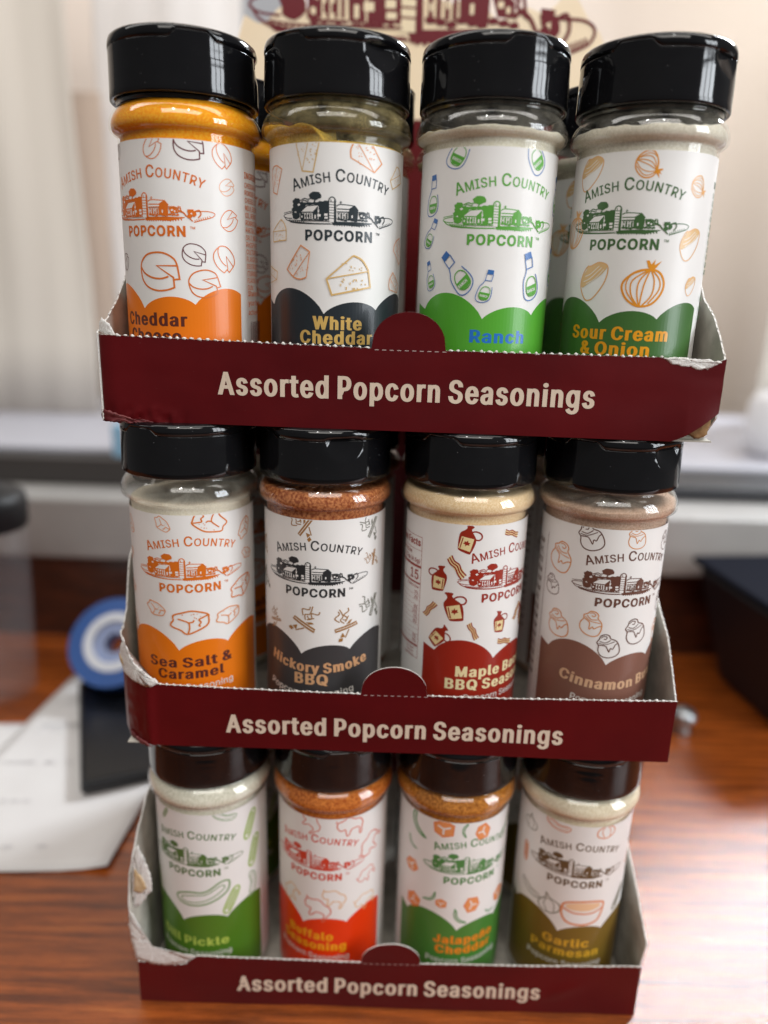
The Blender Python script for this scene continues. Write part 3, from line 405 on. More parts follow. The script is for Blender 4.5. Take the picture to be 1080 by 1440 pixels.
def smooth(pts, closed=False, n=4):
    P = [Vector(p) for p in pts]; m = len(P); out = []
    if m < 3: return pts
    for i in range(m if closed else m-1):
        p1 = P[i]; p2 = P[(i+1) % m]
        p0 = P[i-1] if (i or closed) else p1; p3 = P[(i+2) % m] if (i+2 < m or closed) else p2
        for j in range(n):
            t = j/n
            q = 0.5*((2*p1)+(p2-p0)*t+(2*p0-5*p1+4*p2-p3)*t*t+(3*p1-p0-3*p2+p3)*t**3)
            out.append((q.x, q.y))
    if not closed: out.append(tuple(P[-1]))
    return out
def dots(n, x0, x1, y0, y1, seed=1, l=8):
    r = random.Random(seed); o = []
    for _ in range(n):
        x = r.uniform(x0, x1); y = r.uniform(y0, y1); o.append(('l', 'c', .7, [(x, y), (x+r.uniform(-l, l)*.5, y+r.uniform(.3, 1)*l)]))
    return o
# each drawing: centre, width, stroke weight, items (mode, colour, weight, points); coordinates in drawing units, y down
ICON = {
 'wheel': ((318, 245), 300, 11, [('s', 'c', 1, [(450, 205), (430, 160), (370, 125), (300, 118), (225, 135), (178, 180), (168, 225), (172, 270), (188, 312), (230, 350), (300, 370), (370, 365), (422, 348)]),
   ('s', 'c', 1, [(170, 215), (200, 255), (260, 283), (330, 290), (385, 275)]), ('l', 'c', 1, [(452, 203), (302, 205), (420, 280), (425, 352)]), ('l', 'c', 1, [(450, 203), (462, 290), (425, 295)])]),
 'wedge': ((615, 275), 310, 9, [('l', 'c', .9, [(458, 298), (640, 140)]), ('s', 'c', 1.2, [(640, 140), (700, 165), (745, 220), (755, 250)]), ('l', 'c', 1.2, [(755, 248), (770, 345), (495, 405), (458, 298)]), ('l', 'c', .8, [(458, 298), (750, 240)])]
   + dots(9, 560, 710, 190, 235, 2, 14)+dots(13, 500, 740, 290, 360, 3, 22)),
 'ranch': ((805, 275), 330, 6, [('F', 'd', 1, [(733, 130), (788, 112), (802, 152), (742, 172)]), ('l', 'd', 1, [(742, 170), (755, 230), (812, 212), (802, 150)]),
   ('s', 'd', 1, [(755, 225), (750, 260), (733, 310), (736, 380), (750, 425), (785, 440), (835, 425), (872, 385), (872, 330), (845, 260)]),
   ('S', 'c', 1, [(758, 335), (775, 290), (815, 277), (845, 300), (857, 350), (848, 392), (800, 410), (768, 390)]), ('F', 'c', 1, [(760, 350), (855, 322), (858, 370), (845, 390), (800, 408), (770, 390)]), ('t', 'w', 24, [(808, 368)])]),
 'onion': ((512, 260), 260, 9, [('S', 'c', 1.2, [(545, 178), (470, 190), (405, 240), (395, 290), (430, 350), (495, 385), (570, 370), (620, 310), (630, 250), (600, 195)]),
   ('s', 'c', .8, [(545, 175), (450, 240), (450, 320), (495, 385)]), ('s', 'c', .8, [(545, 175), (490, 240), (482, 310), (500, 385)]), ('s', 'c', .8, [(545, 175), (520, 250), (508, 320), (503, 385)]),
   ('s', 'c', .8, [(545, 175), (572, 240), (565, 320), (515, 383)]), ('s', 'c', .8, [(548, 175), (600, 230), (605, 290), (550, 368)]), ('s', 'c', .7, [(545, 175), (440, 210), (418, 290), (480, 378)]),
   ('F', 'c', 1, [(545, 182), (528, 165), (515, 128), (532, 128), (545, 150), (566, 122), (562, 153), (602, 130), (570, 172)])]),
 'bowl': ((218, 245), 190, 6, [('f', 'd', 1, [(130, 262), (137, 215), (165, 180), (175, 150), (190, 158), (245, 138), (292, 145), (300, 172), (250, 222), (180, 262), (145, 280)]),
   ('S', 'c', 1.2, [(165, 165), (200, 155), (250, 136), (300, 150), (310, 190), (290, 260), (235, 335), (192, 355), (160, 335), (130, 275), (135, 220)]),
   ('s', 'w', .6, [(150, 245), (200, 225), (270, 165)]), ('s', 'w', .6, [(160, 215), (200, 200), (255, 155)]), ('s', 'w', .6, [(170, 258), (230, 230), (285, 175)])]),
 'cube': ((555, 200), 280, 10, [('S', 'c', 1.1, [(432, 145), (500, 122), (570, 108), (640, 122), (688, 142), (693, 165), (685, 225), (610, 270), (530, 297), (485, 265), (415, 235), (412, 210), (430, 185)]),
   ('s', 'c', 1, [(465, 172), (505, 185), (545, 205), (550, 250), (538, 292)]), ('s', 'c', 1, [(545, 203), (575, 198), (585, 182)]), ('s', 'c', 1, [(685, 150), (650, 165), (620, 182), (635, 202), (620, 228), (632, 236)])]
   + dots(7, 500, 640, 125, 170, 5, 8)),
 'sticks': ((710, 215), 230, 8, [('F', 'c', 1, [(622, 240), (800, 210), (812, 242), (625, 272)]), ('l', 'w', .6, [(630, 254), (800, 228)]), ('F', 'c', 1, [(715, 218), (745, 188), (768, 186), (745, 214)]),
   ('F', 'c', 1, [(660, 318), (682, 280), (700, 318)]), ('F', 'c', 1, [(650, 325), (682, 325), (676, 352), (644, 352)]), ('l', 'c', 1, [(735, 262), (700, 325)]),
   ('s', 'c', .9, [(700, 205), (672, 175), (695, 145), (672, 85)]), ('s', 'c', .9, [(665, 190), (630, 155), (668, 125), (660, 100)]), ('s', 'c', .9, [(708, 195), (728, 165), (702, 135), (742, 110), (738, 84)]), ('s', 'c', .8, [(690, 170), (715, 178), (740, 150)])]),
 'jug': ((440, 680), 175, 9, [('f', 'c', 1, [(376, 583), (432, 580), (428, 603), (440, 618), (488, 650), (505, 690), (510, 755), (500, 772), (430, 780), (410, 765), (380, 700), (372, 660), (392, 625), (392, 605)]),
   ('F', 'd', 1, [(392, 682), (478, 657), (500, 752), (415, 768)]), ('l', 'c', .8, [(405, 685), (425, 762)]),
   ('F', 'c', 1, [(448, 735), (444, 722), (425, 722), (432, 712), (428, 700), (440, 702), (446, 685), (454, 699), (468, 694), (466, 707), (474, 714), (456, 720)]),
   ('s', 'c', 1.1, [(435, 625), (462, 604), (500, 602), (520, 622), (512, 648), (478, 660)])]),
 'bacon': ((885, 118), 145, 8, [('F', 'd', 1, [(815, 78), (850, 92), (885, 90), (955, 120), (950, 160), (900, 140), (860, 128), (812, 110)]),
   ('s', 'c', 1, [(818, 76), (850, 93), (885, 92), (915, 112), (957, 120)]), ('s', 'c', 1, [(815, 94), (848, 108), (883, 108), (915, 128), (955, 138)]), ('s', 'c', 1, [(812, 110), (846, 124), (880, 124), (912, 143), (950, 158)])]),
 'bun': ((220, 135), 165, 6.5, [('S', 'c', 1.1, [(148, 122), (138, 95), (158, 72), (172, 45), (208, 37), (235, 52), (242, 76), (275, 95), (292, 118), (302, 160), (297, 202), (262, 228), (205, 231), (158, 208), (140, 165)]),
   ('s', 'c', 1, [(148, 118), (195, 130), (208, 150), (220, 184), (234, 156), (250, 165), (272, 135), (292, 122)]), ('s', 'c', .9, [(160, 88), (200, 105), (242, 88)]), ('s', 'c', .9, [(172, 62), (192, 50), (215, 58), (208, 76), (190, 73)]), ('s', 'c', .8, [(150, 102), (200, 119), (270, 105)])]),
 'pickle': ((320, 605), 215, 6, [('S', 'c', 1.2, [(212, 625), (262, 602), (330, 595), (388, 556), (422, 558), (412, 605), (350, 645), (282, 662), (228, 655)]), ('S', 'c', .7, [(235, 628), (280, 615), (335, 606), (390, 572), (402, 588), (345, 630), (282, 648), (240, 645)])]),
 'spear': ((320, 605), 200, 10, [('S', 'c', 1.2, [(225, 600), (260, 585), (380, 585), (415, 600), (412, 622), (375, 632), (262, 630), (228, 620)]), ('l', 'c', 1, [(250, 600), (395, 602)]), ('l', 'c', .9, [(250, 616), (395, 616)])]),
 'buffalo': ((0, 0), 100, 4, [('S', 'c', 1, [(-50, 0), (-48, -18), (-30, -26), (-8, -38), (18, -28), (38, -25), (50, -6), (46, 12), (44, 38), (36, 38), (34, 12), (5, 14), (-6, 38), (-15, 38), (-20, 12), (-34, 16), (-44, 10)]), ('s', 'c', .8, [(-46, -16), (-54, -22), (-50, -28)])]),
 'pepper': ((0, 0), 100, 5, [('S', 'c', 1.2, [(-50, -18), (-38, -14), (-20, 4), (8, 12), (48, 6), (20, 22), (-14, 20), (-38, 4)]), ('s', 'c', 1.2, [(-50, -16), (-58, -24)])]),
 'chunk': ((0, 0), 100, 6, [('F', 'd', 1, [(-48, -20), (0, -45), (46, -22), (42, 30), (-4, 45), (-42, 25)]), ('L', 'c', 1, [(-48, -20), (0, -45), (46, -22), (42, 30), (-4, 45), (-42, 25)]), ('l', 'w', 1.3, [(-30, -12), (-2, 2), (30, -10)]), ('l', 'w', 1.3, [(-2, 4), (-3, 32)])]),
 'garlic': ((0, 0), 100, 4, [('S', 'c', 1.2, [(0, -48), (-6, -28), (-38, -10), (-44, 18), (-22, 36), (10, 40), (40, 24), (42, -4), (12, -26)]), ('s', 'c', .8, [(0, -26), (-20, 0), (-12, 36)]), ('s', 'c', .8, [(4, -26), (22, 0), (14, 38)])]),
 'parmbowl': ((770, 680), 165, 7, [('S', 'c', 1.1, [(700, 640), (735, 628), (800, 625), (850, 635), (855, 655), (848, 690), (830, 720), (780, 735), (720, 728), (695, 700), (690, 665)]), ('f', 'e', 1, [(712, 642), (760, 632), (830, 637), (840, 652), (800, 668), (740, 668), (708, 658)]), ('s', 'c', .9, [(692, 660), (740, 680), (810, 680), (855, 660)])]),
}
def draw_icon(art, name, u, v, size, rot, cols, mirror=False, white=(239, 237, 234)):
    (cx, cy), w, sw, items = ICON[name]; k = size/w; ca, sa = math.cos(rot), math.sin(rot)
    def f(x, y):
        X = (x-cx)*k*(-1 if mirror else 1); Y = -(y-cy)*k
        return (u+X*ca-Y*sa, v+X*sa+Y*ca)
    for mode, c, wt, pts in items:
        h = {'c': cols[0], 'd': cols[1], 'e': cols[2] if len(cols) > 2 else cols[1], 'w': white}[c]
        if mode == 't':
            x, y = f(*pts[0]); art.text('RANCH', x, y-0.5*wt*k, wt*k*.9, h, 0.9, 25, 15, rot=rot+0.25, fit=78*k); continue
        if mode in 'sSf': pts = smooth(pts, mode in 'Sf')
        if mode in 'fF': art.poly([pts], h, f)
        else: art.stroke(pts, max(sw*k*wt*1.1, 0.18), h, mode in 'SL', f)
def farm(art, h, white, u=0, v=0, k=1.0, flat=False):
    """the farmyard drawing: grassy oval, trees, barns and silo"""
    P = lambda c: art.poly([c], h, F); Wp = lambda c: art.poly([c], white, F)
    def F(x, y):
        if flat: return (u+(x-540)/18.65*k, v+(610-y)/18.65*k)
        return (u+25*math.asin(max(-1, min(1, (x-492)/470)))-3.85, v+(610-y)/21+max(0, x-700)/200*1.6)
    Sx = lambda c, w=.22, hh=h, cl=False: art.stroke(smooth(c, cl), w*k*1.45, hh, cl, F)
    Lx = lambda c, w=.18, hh=h: art.stroke(c, w*k*1.35, hh, False, F)
    rnd = random.Random(3)
    # ground oval
    Sx([(300, 505), (230, 512), (175, 522)], .16); Sx([(178, 545), (205, 575), (290, 597), (400, 604), (505, 603)], .22)
    Sx([(250, 520), (190, 530), (175, 545), (200, 558), (240, 562)], .2)
    P([(205, 575), (290, 590), (400, 598), (505, 598), (520, 606), (400, 607), (290, 602), (230, 592)])
    P([(512, 585), (640, 582), (775, 594), (775, 600), (690, 612), (600, 608), (520, 610)])
    for x in range(530, 770, 16): Lx([(x, 604), (x+6, 612+rnd.random()*4)], .3)
    Sx([(830, 560), (880, 562), (905, 578), (895, 605), (850, 625), (820, 635)], .22)
    for x in range(826, 895, 9): Lx([(x, 632-(x-826)*.36), (x-2, 617-(x-826)*.36)], .2)
    # trees at the left: trunk mass and clumps of foliage
    def clump(cx, cy, rx, ry, s, n=13):
        r = random.Random(s)
        rx *= 1.42; ry *= 1.3; P([(cx+rx*math.cos(2*PI*i/n)*(1 if i % 2 else .78+.2*r.random()), cy+ry*math.sin(2*PI*i/n)*(1 if i % 2 else .76+.2*r.random())) for i in range(n)])
    clump(272, 445, 22, 20, 1); clump(290, 475, 34, 24, 2); clump(268, 505, 24, 28, 3); clump(300, 500, 30, 26, 4); clump(268, 540, 22, 24, 5)
    clump(402, 408, 32, 24, 6); clump(385, 405, 20, 16, 7); clump(360, 462, 22, 9, 8); clump(400, 460, 16, 8, 9); clump(325, 465, 16, 9, 10)
    Lx([(402, 425), (396, 460)], .35); Sx([(300, 440), (330, 425), (350, 432), (375, 425)], .22); Sx([(305, 455), (322, 438), (345, 445), (360, 440)], .2)
    clump(450, 470, 34, 22, 11); clump(478, 462, 24, 18, 12); clump(470, 500, 22, 24, 13)
    Wp([(278, 466), (292, 458), (300, 470), (286, 478)]); Wp([(255, 520), (266, 512), (272, 526)])
    # left barn with its lean-to
    Wp([(300, 520), (345, 480), (425, 474), (385, 522)]); Lx([(300, 520), (345, 478), (428, 472)], .22)
    P([(385, 520), (425, 474), (460, 520), (458, 575), (388, 572)])
    Wp([(398, 540), (408, 540), (408, 566), (398, 566)]); Wp([(420, 505), (430, 505), (430, 520), (420, 520)]); Wp([(418, 535), (440, 535), (440, 552), (418, 552)]); Lx([(424, 480), (424, 572)], .16, white)
    Wp([(303, 522), (385, 522), (385, 572), (303, 570)]); Lx([(303, 522), (385, 522)], .3); Lx([(303, 570), (385, 572)], .25)
    for x in (325, 342, 360, 374): Lx([(x, 528), (x, 566)], .32)
    for x in (312, 333, 350): P([(x, 538), (x+8, 538), (x+8, 556), (x, 556)])
    P([(300, 522), (325, 535), (322, 568), (298, 566)]); Wp([(306, 545), (316, 547), (316, 560), (306, 558)])
    P([(458, 520), (495, 518), (496, 572), (458, 575)]); Wp([(464, 530), (486, 530), (486, 546), (464, 546)]); Wp([(466, 553), (488, 553), (488, 566), (466, 566)])
    # silo
    Wp([(493, 445), (498, 425), (515, 415), (532, 425), (538, 445), (538, 590), (493, 590)])
    Sx([(493, 450), (498, 426), (515, 415), (533, 426), (538, 450)], .28); Lx([(493, 448), (494, 575)], .3); P([(528, 430), (540, 448), (545, 590), (528, 590)])
    for y in range(448, 580, 19): Lx([(494, y), (530, y+2)], .17)
    Lx([(506, 430), (510, 448)], .2)
    # right barn
    Wp([(545, 480), (570, 465), (660, 470), (620, 515), (545, 518)]); Sx([(545, 475), (575, 464), (662, 470)], .24)
    Lx([(548, 496), (625, 496), (662, 470), (685, 500)], .28); P([(620, 520), (628, 496), (660, 472), (684, 500), (682, 570), (622, 570)])
    Lx([(548, 516), (622, 514)], .24); Lx([(572, 440), (572, 465)], .18); Lx([(564, 452), (580, 448)], .16)
    for x in (555, 572, 590, 606): P([(x, 524), (x+9, 524), (x+9, 566), (x, 566)])
    Wp([(557, 535), (563, 535), (563, 550), (557, 550)]); Wp([(592, 530), (598, 530), (598, 545), (592, 545)]); Wp([(642, 535), (650, 535), (650, 555), (642, 555)])
    for i in range(9): clump(560+i*22, 566+4*(i % 3), 9, 6, 20+i, 9)
    # sheds, bushes and rider at the right
    Lx([(685, 512), (720, 514), (745, 530)], .26); P([(686, 520), (712, 514), (735, 530), (736, 560), (700, 560)]); Wp([(700, 530), (712, 530), (712, 542), (700, 542)]); Wp([(718, 540), (726, 540), (726, 552), (718, 552)])
    Lx([(745, 512), (740, 540), (765, 560)], .3); Lx([(752, 516), (758, 552)], .3); Sx([(735, 560), (750, 548), (770, 562), (785, 590)], .3)
    clump(805, 560, 12, 14, 40); clump(800, 590, 10, 12, 41); clump(822, 575, 8, 18, 42); Wp([(802, 570), (812, 566), (812, 580)])
    Sx([(825, 560), (845, 552), (852, 580), (840, 605)], .26); Lx([(790, 545), (820, 548)], .3); Lx([(800, 605), (815, 628)], .26)
    for i in range(14):
        x = 300+rnd.random()*200; Lx([(x, 576), (x+8, 580)], .3)
    for x in range(225, 330, 14): Lx([(x, 575+(x-225)*.1), (x, 586+(x-225)*.1)], .2)
    Sx([(215, 572), (300, 580), (500, 582)], .16)
# ------------------------------------------------------------------ shaker bottles
H = 135.05
BODY = [(0.5, 0.3), (21, 0.3), (23.6, 1.2), (24.8, 3.2), (25.05, 6), (25.1, 50), (25.1, 101.0), (25.0, 101.6), (25.1, 102.0), (25.8, 102.4), (26.9, 102.9), (27.7, 103.6), (28.05, 104.6), (28.1, 105.6), (27.95, 106.7), (27.6, 107.8), (27.1, 108.9), (26.4, 110.0), (25.6, 110.9), (24.9, 111.5), (24.5, 112.0), (24.6, 112.5), (25.1, 112.9), (25.0, 113.4), (24.4, 113.9), (24.1, 115), (24.1, 118)]
body_me = lathe('clear_jar', BODY, 96)
inner_me = lathe('inner_wall', [(max(r-0.75, .3), z+0.15) for r, z in BODY if z >= 101.5], 96); inner_me.materials.append(CLEAR)
label_me = lathe('label', [(25.25, 6.5), (25.27, 30), (25.27, 60), (25.27, 80), (25.25, 98.9)], 120)

# black flap-top lid: skirt, seam that jogs up round the tab, thumb notch, top plate with a rounded rim
def make_lid():
    seg = 144; notch = 0.55
    def zs(a):
        d = abs((a-notch+PI) % (2*PI)-PI)
        z = 130.0
        for c in (notch+1.35, notch-1.35):
            e = abs((a-c+PI) % (2*PI)-PI)
            if e < 0.30: z = 130.0+2.6*min(1, (0.30-e)/0.10)
        return z
    rows = [('a', 24.6, 116.0), ('a', 25.6, 113.7), ('a', 26.7, 113.4), ('a', 27.05, 113.8), ('a', 27.05, 115.6), ('a', 27.05, 115.9)]
    for i in range(1, 21): rows.append(('m', 27.05-0.25*i/20, i/20))
    rows += [('g', 26.8, -0.16), ('g', 26.45, -0.1), ('g', 26.45, 0.12), ('g', 26.85, 0.2)]
    rows += [('t', 26.85, 0.4), ('t', 26.75, 0.62), ('a', 26.4, 133.7), ('a', 25.7, 134.25), ('a', 24.6, 134.45), ('a', 20, 134.5), ('a', 8, 134.5), ('a', 0.2, 134.5)]
    V = []; F = []
    for (k, r, z) in rows:
        for s in range(seg):
            a = 2*PI*s/seg; zz = zs(a)
            if k == 'a': Z = z
            elif k == 'm': Z = 115.9+(zz-0.3-115.9)*z
            elif k == 'g': Z = zz+z
            else: Z = zz+(134.3-zz)*(z if k == 't' else 1)
            R = r
            d = ((a-notch+PI) % (2*PI)-PI)*26.8           # arc distance from the notch centre
            if k in 'mg':
                dz = (130.2-Z); q = (d/7.5)**2+(dz/8.0)**2
                if q < 1 and dz > -0.5: R -= 2.3*(1-q)**0.6*min(1, max(0, 1-dz/9))
            R += 0.015*math.sin(Z*1.9+a)*noise.noise(Vector((a*.8, Z*.1, 3)))*2+0.12*noise.noise(Vector((math.sin(a)*1.6, math.cos(a)*1.6, Z*0.12)))
            V.append((R*math.sin(a), -R*math.cos(a), Z))
    n = len(rows)
    for i in range(n-1):
        for s in range(seg): F.append((i*seg+s, i*seg+(s+1) % seg, (i+1)*seg+(s+1) % seg, (i+1)*seg+s))
    return mesh('lid', V, F, True)
lid_me = make_lid()

def arc_title(art, h, v=83.5):
    art.text('AMISH COUNTRY', 0.9, v+2.8, 4.1, h, 0.9, 13, 8, arc=52, caps=0.78, fit=37.5)
    art.text('POPCORN', 0, 66.6, 3.7, h, 1.15, 34, 24, fit=25.6)
    art.text('TM', 14.9, 69.3, 0.9, h, 0.9, 10, 6, fit=1.9)
def scallops(art, h, l=-35.8, r=33.7):
    pts = [(l, 3), (r, 3), (r, 47.2)]
    def bump(x0, y0, x1, y1, top, n=16):
        o = []
        for i in range(n+1):
            t = i/n; o.append((x0+(x1-x0)*t, y0+(y1-y0)*t+(top-(y0+y1)/2)*(1-(2*t-1)**2)**0.8))
        return o
    pts += [(p) for p in bump(r, 46.9, 14.9, 43.0, 48.8)[1:]]
    pts += bump(14.9, 43.0, -5.3, 41.2, 45.6)[1:]
    pts += bump(-5.3, 41.2, -30.5, 44.0, 50.0)[1:]
    pts += [(l, 46.0)]
    art.poly([pts], h)
FL = {}   # key: flavour words for labels, title ink, band ink, icon inks (list), name lines, name ink
def NAME(lines, h): return lines, h
FL['T0'] = ('cheddar cheese', (224, 112, 28), (240, 124, 16), [((226, 120, 46), (226, 120, 46)), ((106, 50, 56), (106, 50, 56)), ((235, 160, 112), (235, 160, 112))], [('Cheddar', -2.6, 35.0, 4.8, 29), ('Cheese', -2.8, 29.0, 4.8, 25)], (95, 44, 34))
FL['T1'] = ('white cheddar', (44, 54, 59), (38, 45, 51), [((220, 182, 115), (220, 182, 115)), ((232, 156, 102), (232, 156, 102))], [('White', -0.2, 35.6, 4.8, 18.8), ('Cheddar', -0.6, 30.4, 4.8, 28.6)], (220, 181, 102))
FL['T2'] = ('ranch', (98, 172, 69), (87, 171, 51), [((95, 174, 66), (61, 114, 182))], [('Ranch', 1.1, 32.7, 4.6, 22.2), ('Popcorn Seasoning', 0, 26.8, 2.6, 29)], (42, 118, 204))
FL['T3'] = ('sour cream and onion', (68, 104, 58), (67, 110, 51), [((233, 152, 42), (233, 152, 42)), ((229, 177, 119), (227, 189, 134)), ((238, 181, 117), (232, 192, 140))], [('Sour Cream', 1.5, 35.2, 4.8, 38), ('& Onion', 0.8, 29.6, 4.8, 26.5)], (240, 162, 28))
FL['M0'] = ('sea salt and caramel', (224, 116, 28), (238, 124, 18), [((224, 122, 34), (224, 122, 34)), ((232, 150, 90), (232, 150, 90))], [('Sea Salt &', -1.6, 33.6, 4.5, 36.5, .05), ('Caramel', -1.4, 28.4, 4.4, 28.5, .05), ('Popcorn Seasoning', -2, 23.2, 2.9, 38, .05)], (92, 42, 38))
FL['M1'] = ('hickory smoke barbecue', (47, 48, 50), (64, 62, 63), [((165, 117, 63), (165, 117, 63)), ((125, 124, 112), (125, 124, 112))], [('Hickory Smoke', 1.2, 33.0, 4.6, 45.6, 0, -95), ('BBQ', -1.4, 27.6, 4.9, 15), ('Popcorn Seasoning', -2.4, 21.8, 3.0, 39.5, 0, -110)], (216, 164, 120))
FL['M2'] = ('maple bacon barbecue', (161, 46, 28), (156, 39, 24), [((154, 43, 23), (236, 217, 162))], [('Maple Bacon', -0.6, 33.6, 4.7, 42, .0), ('BBQ Seasoning', -0.2, 27.8, 4.7, 51, .0), ('Popcorn Seasoning', 0.5, 22.9, 2.7, 36)], (240, 223, 174))
FL['M3'] = ('cinnamon bun', (107, 69, 56), (134, 92, 78), [((106, 70, 58), (106, 70, 58)), ((220, 145, 80), (220, 145, 80))], [('Cinnamon Bun', -1.0, 30.0, 4.7, 47, 0, -110), ('Popcorn Seasoning', -0.6, 22.6, 2.9, 36, 0, -120)], (220, 176, 140))
FL['B0'] = ('dill pickle', (85, 120, 58), (81, 124, 32), [((134, 165, 114), (134, 165, 114)), ((165, 192, 100), (184, 207, 130))], [('Dill Pickle', -2.0, 28.2, 4.6, 35), ('Popcorn Seasoning', -1.5, 22.5, 3.0, 36)], (185, 204, 90))
FL['B1'] = ('buffalo', (216, 69, 44), (234, 58, 8), [((222, 106, 80), (222, 106, 80)), ((233, 180, 120), (233, 180, 120))], [('Buffalo', -2.4, 33.2, 4.6, 23), ('Seasoning', -1.2, 27.6, 4.6, 33), ('Popcorn Seasoning', -1.5, 22.2, 3.0, 36)], (246, 168, 28))
FL['B2'] = ('jalapeno cheddar', (79, 138, 72), (75, 132, 54), [((79, 148, 80), (79, 148, 80)), ((232, 129, 63), (238, 154, 95))], [('Jalapeño', -0.8, 33.4, 4.6, 30), ('Cheddar', -0.8, 27.8, 4.6, 28), ('Popcorn Seasoning', -1, 22.4, 3.0, 36)], (240, 138, 28))
FL['B3'] = ('garlic parmesan', (106, 82, 52), (123, 98, 36), [((139, 136, 120), (139, 136, 120)), ((226, 138, 84), (226, 138, 84), (242, 201, 160))], [('Garlic', -1.2, 33.6, 4.6, 22), ('Parmesan', -1.2, 28.0, 4.6, 33), ('Popcorn Seasoning', -1, 22.4, 3.0, 36)], (216, 168, 50))
EXTRA_INK = {'T2': (231, 243, 224)}
ING = ['INGREDIENTS:', 'CHEDDAR CHEESE', 'POWDER (MILK,', 'CHEESE CULTURE,', 'MILK, ENZYMES),', 'OIL, RENNET,', 'ROMANO CHEESE,', 'PARTIALLY SKIM', 'SALT, NATURAL', 'PHOSPHATE,', 'CULTURED MILK,', 'FLAVOR, SUGAR,', 'DEXTROSE, OIL', '(TURMERIC),', 'FLAVOR, XANTHAN', 'GUM.']
ING3 = ['INGREDIENTS:', 'SALT, SUGAR,', 'SOUR CREAM', '(CREAM, SKIM', 'NONFAT MILK),', 'ONION POWDER,', 'MALTODEXTRIN,', 'FLAVOR, OIL,', 'EXTRACT, WHEY,', 'PARSLEY,', 'INGREDIENT,', 'CORN STARCH.']
def print_label(key, label_o):
    fl, h, band, cols, lines, nh = FL[key]
    cl = (-62, 72, 7.2, 98.7)
    W = 25.27
    a = Art(); a.layer = 0; scallops(a, band); a.build('colour_band', label_o, W, clip=cl)
    a = Art(); a.layer = 3
    for it in ICONS[key]:
        nm, ci, u, v, sz, rot = it[:6]
        draw_icon(a, nm, u, v, sz, math.radians(rot), cols[ci] if ci < len(cols) else cols[-1], len(it) > 6 and it[6] == 1)
    a.build('flavour_drawings', label_o, W, clip=cl)
    a = Art(); a.layer = 3; farm(a, h, (241, 239, 236), 0, 71.9); a.build('farmyard_drawing', label_o, W)
    a = Art(); a.layer = 6; arc_title(a, h); a.build('title_lettering', label_o, W, clip=cl)
    a = Art(); a.layer = 6
    for ln in lines:
        t, x, y, cap, fit = ln[:5]; seas = t == 'Popcorn Seasoning'
        a.text(t, x, y, cap, ((239, 233, 226) if seas else nh), 1.0, *((9, 6) if seas else (44, 14)), fit=fit, skew=ln[5] if len(ln) > 5 else 0, arc=ln[6] if len(ln) > 6 else None)
    a.build('flavour_lettering', label_o, W, clip=cl); a = Art(); a.layer = 6
    if key in ('T0', 'T3'):
        tx = ING if key == 'T0' else ING3
        a.text(tx[0], 37.0, 88.8, 2.2, h, 0.8, 22, 12, 'l')
        for i, t in enumerate(tx[1:]): a.text(t, 37.0, 85.6-i*2.62, 1.75, h, 0.72, 5, 3, 'l')
        for i, t in enumerate(('Shake on for', 'your food to', 'achieve taste')): a.text(t, 37.2, 46.6-i*3.5 if key == 'T0' else 50.0-i*3.4, 2.0, h, 0.8, 18, 10, 'l')
        if key == 'T0':
            x = 38.5; r = random.Random(4)
            for i in range(22):
                w = r.choice((.3, .45, .75)); a.poly([[(x, 20), (x+w, 20), (x+w, 37), (x, 37)]], (106, 47, 36)); x += w+r.choice((.3, .45, .6))
    if key == 'M2':
        B = lambda x0, y0, x1, y1: a.poly([[(x0, y0), (x1, y0), (x1, y1), (x0, y1)]], h)
        B(-39.1, 37, -38.9, 90.5); B(-58, 90.3, -39, 90.5); B(-58, 36.9, -39, 37.1)
        a.text('Nutrition Facts', -39.6, 86.4, 3.0, h, 0.8, 36, 20, 'r'); B(-58, 84.6, -39, 84.75)
        a.text('Serving Size', -45.5, 82.3, 1.5, h, 0.8, 14, 8, 'r'); a.text('1 Tsp (4.5g)', -39.6, 79.2, 1.8, h, 0.85, 14, 8, 'r'); B(-58, 77.2, -39, 78.2)
        a.text('15', -39.8, 71.9, 4.2, h, 0.85, 16, 8, 'r'); B(-58, 70.1, -39, 70.8); a.text('% Daily Value', -39.6, 68.3, 1.1, h, 0.85, 16, 8, 'r')
        for i, t in enumerate(('0%', '0%', '', '0%', '10%', '1%', '0%', '', '', '0%', '0%')):
            y = 65.6-i*2.15
            a.text(t or ' ', -39.8, y, 1.4, h, 0.8, 10, 6, 'r') if t else None; B(-58, y-0.45, -39, y-0.36)
        B(-58, 42.4, -39, 43.1)
        for i in range(3): a.text('Not a significant source of sugars'[i*10:i*10+12], -41, 40.6-i*1.5+(0), .9, h, 0.8, 5, 3, 'r')
    if key == 'M3':
        r = random.Random(5)
        for i in range(15): a.text(''.join(r.choice('ENRTAS') for _ in range(5)) if 0 else ('SUGAR', 'SALT,', 'SPICE', 'CREAM', 'FLOUR')[i % 5], -40, 86-i*4.3, 2.2, h, 0.7, 10, 6, 'r')
        a.poly([[(-36.8, 10), (-36.6, 10), (-36.6, 92), (-36.8, 92)]], h)
    a.build('small_print', label_o, W, clip=cl)
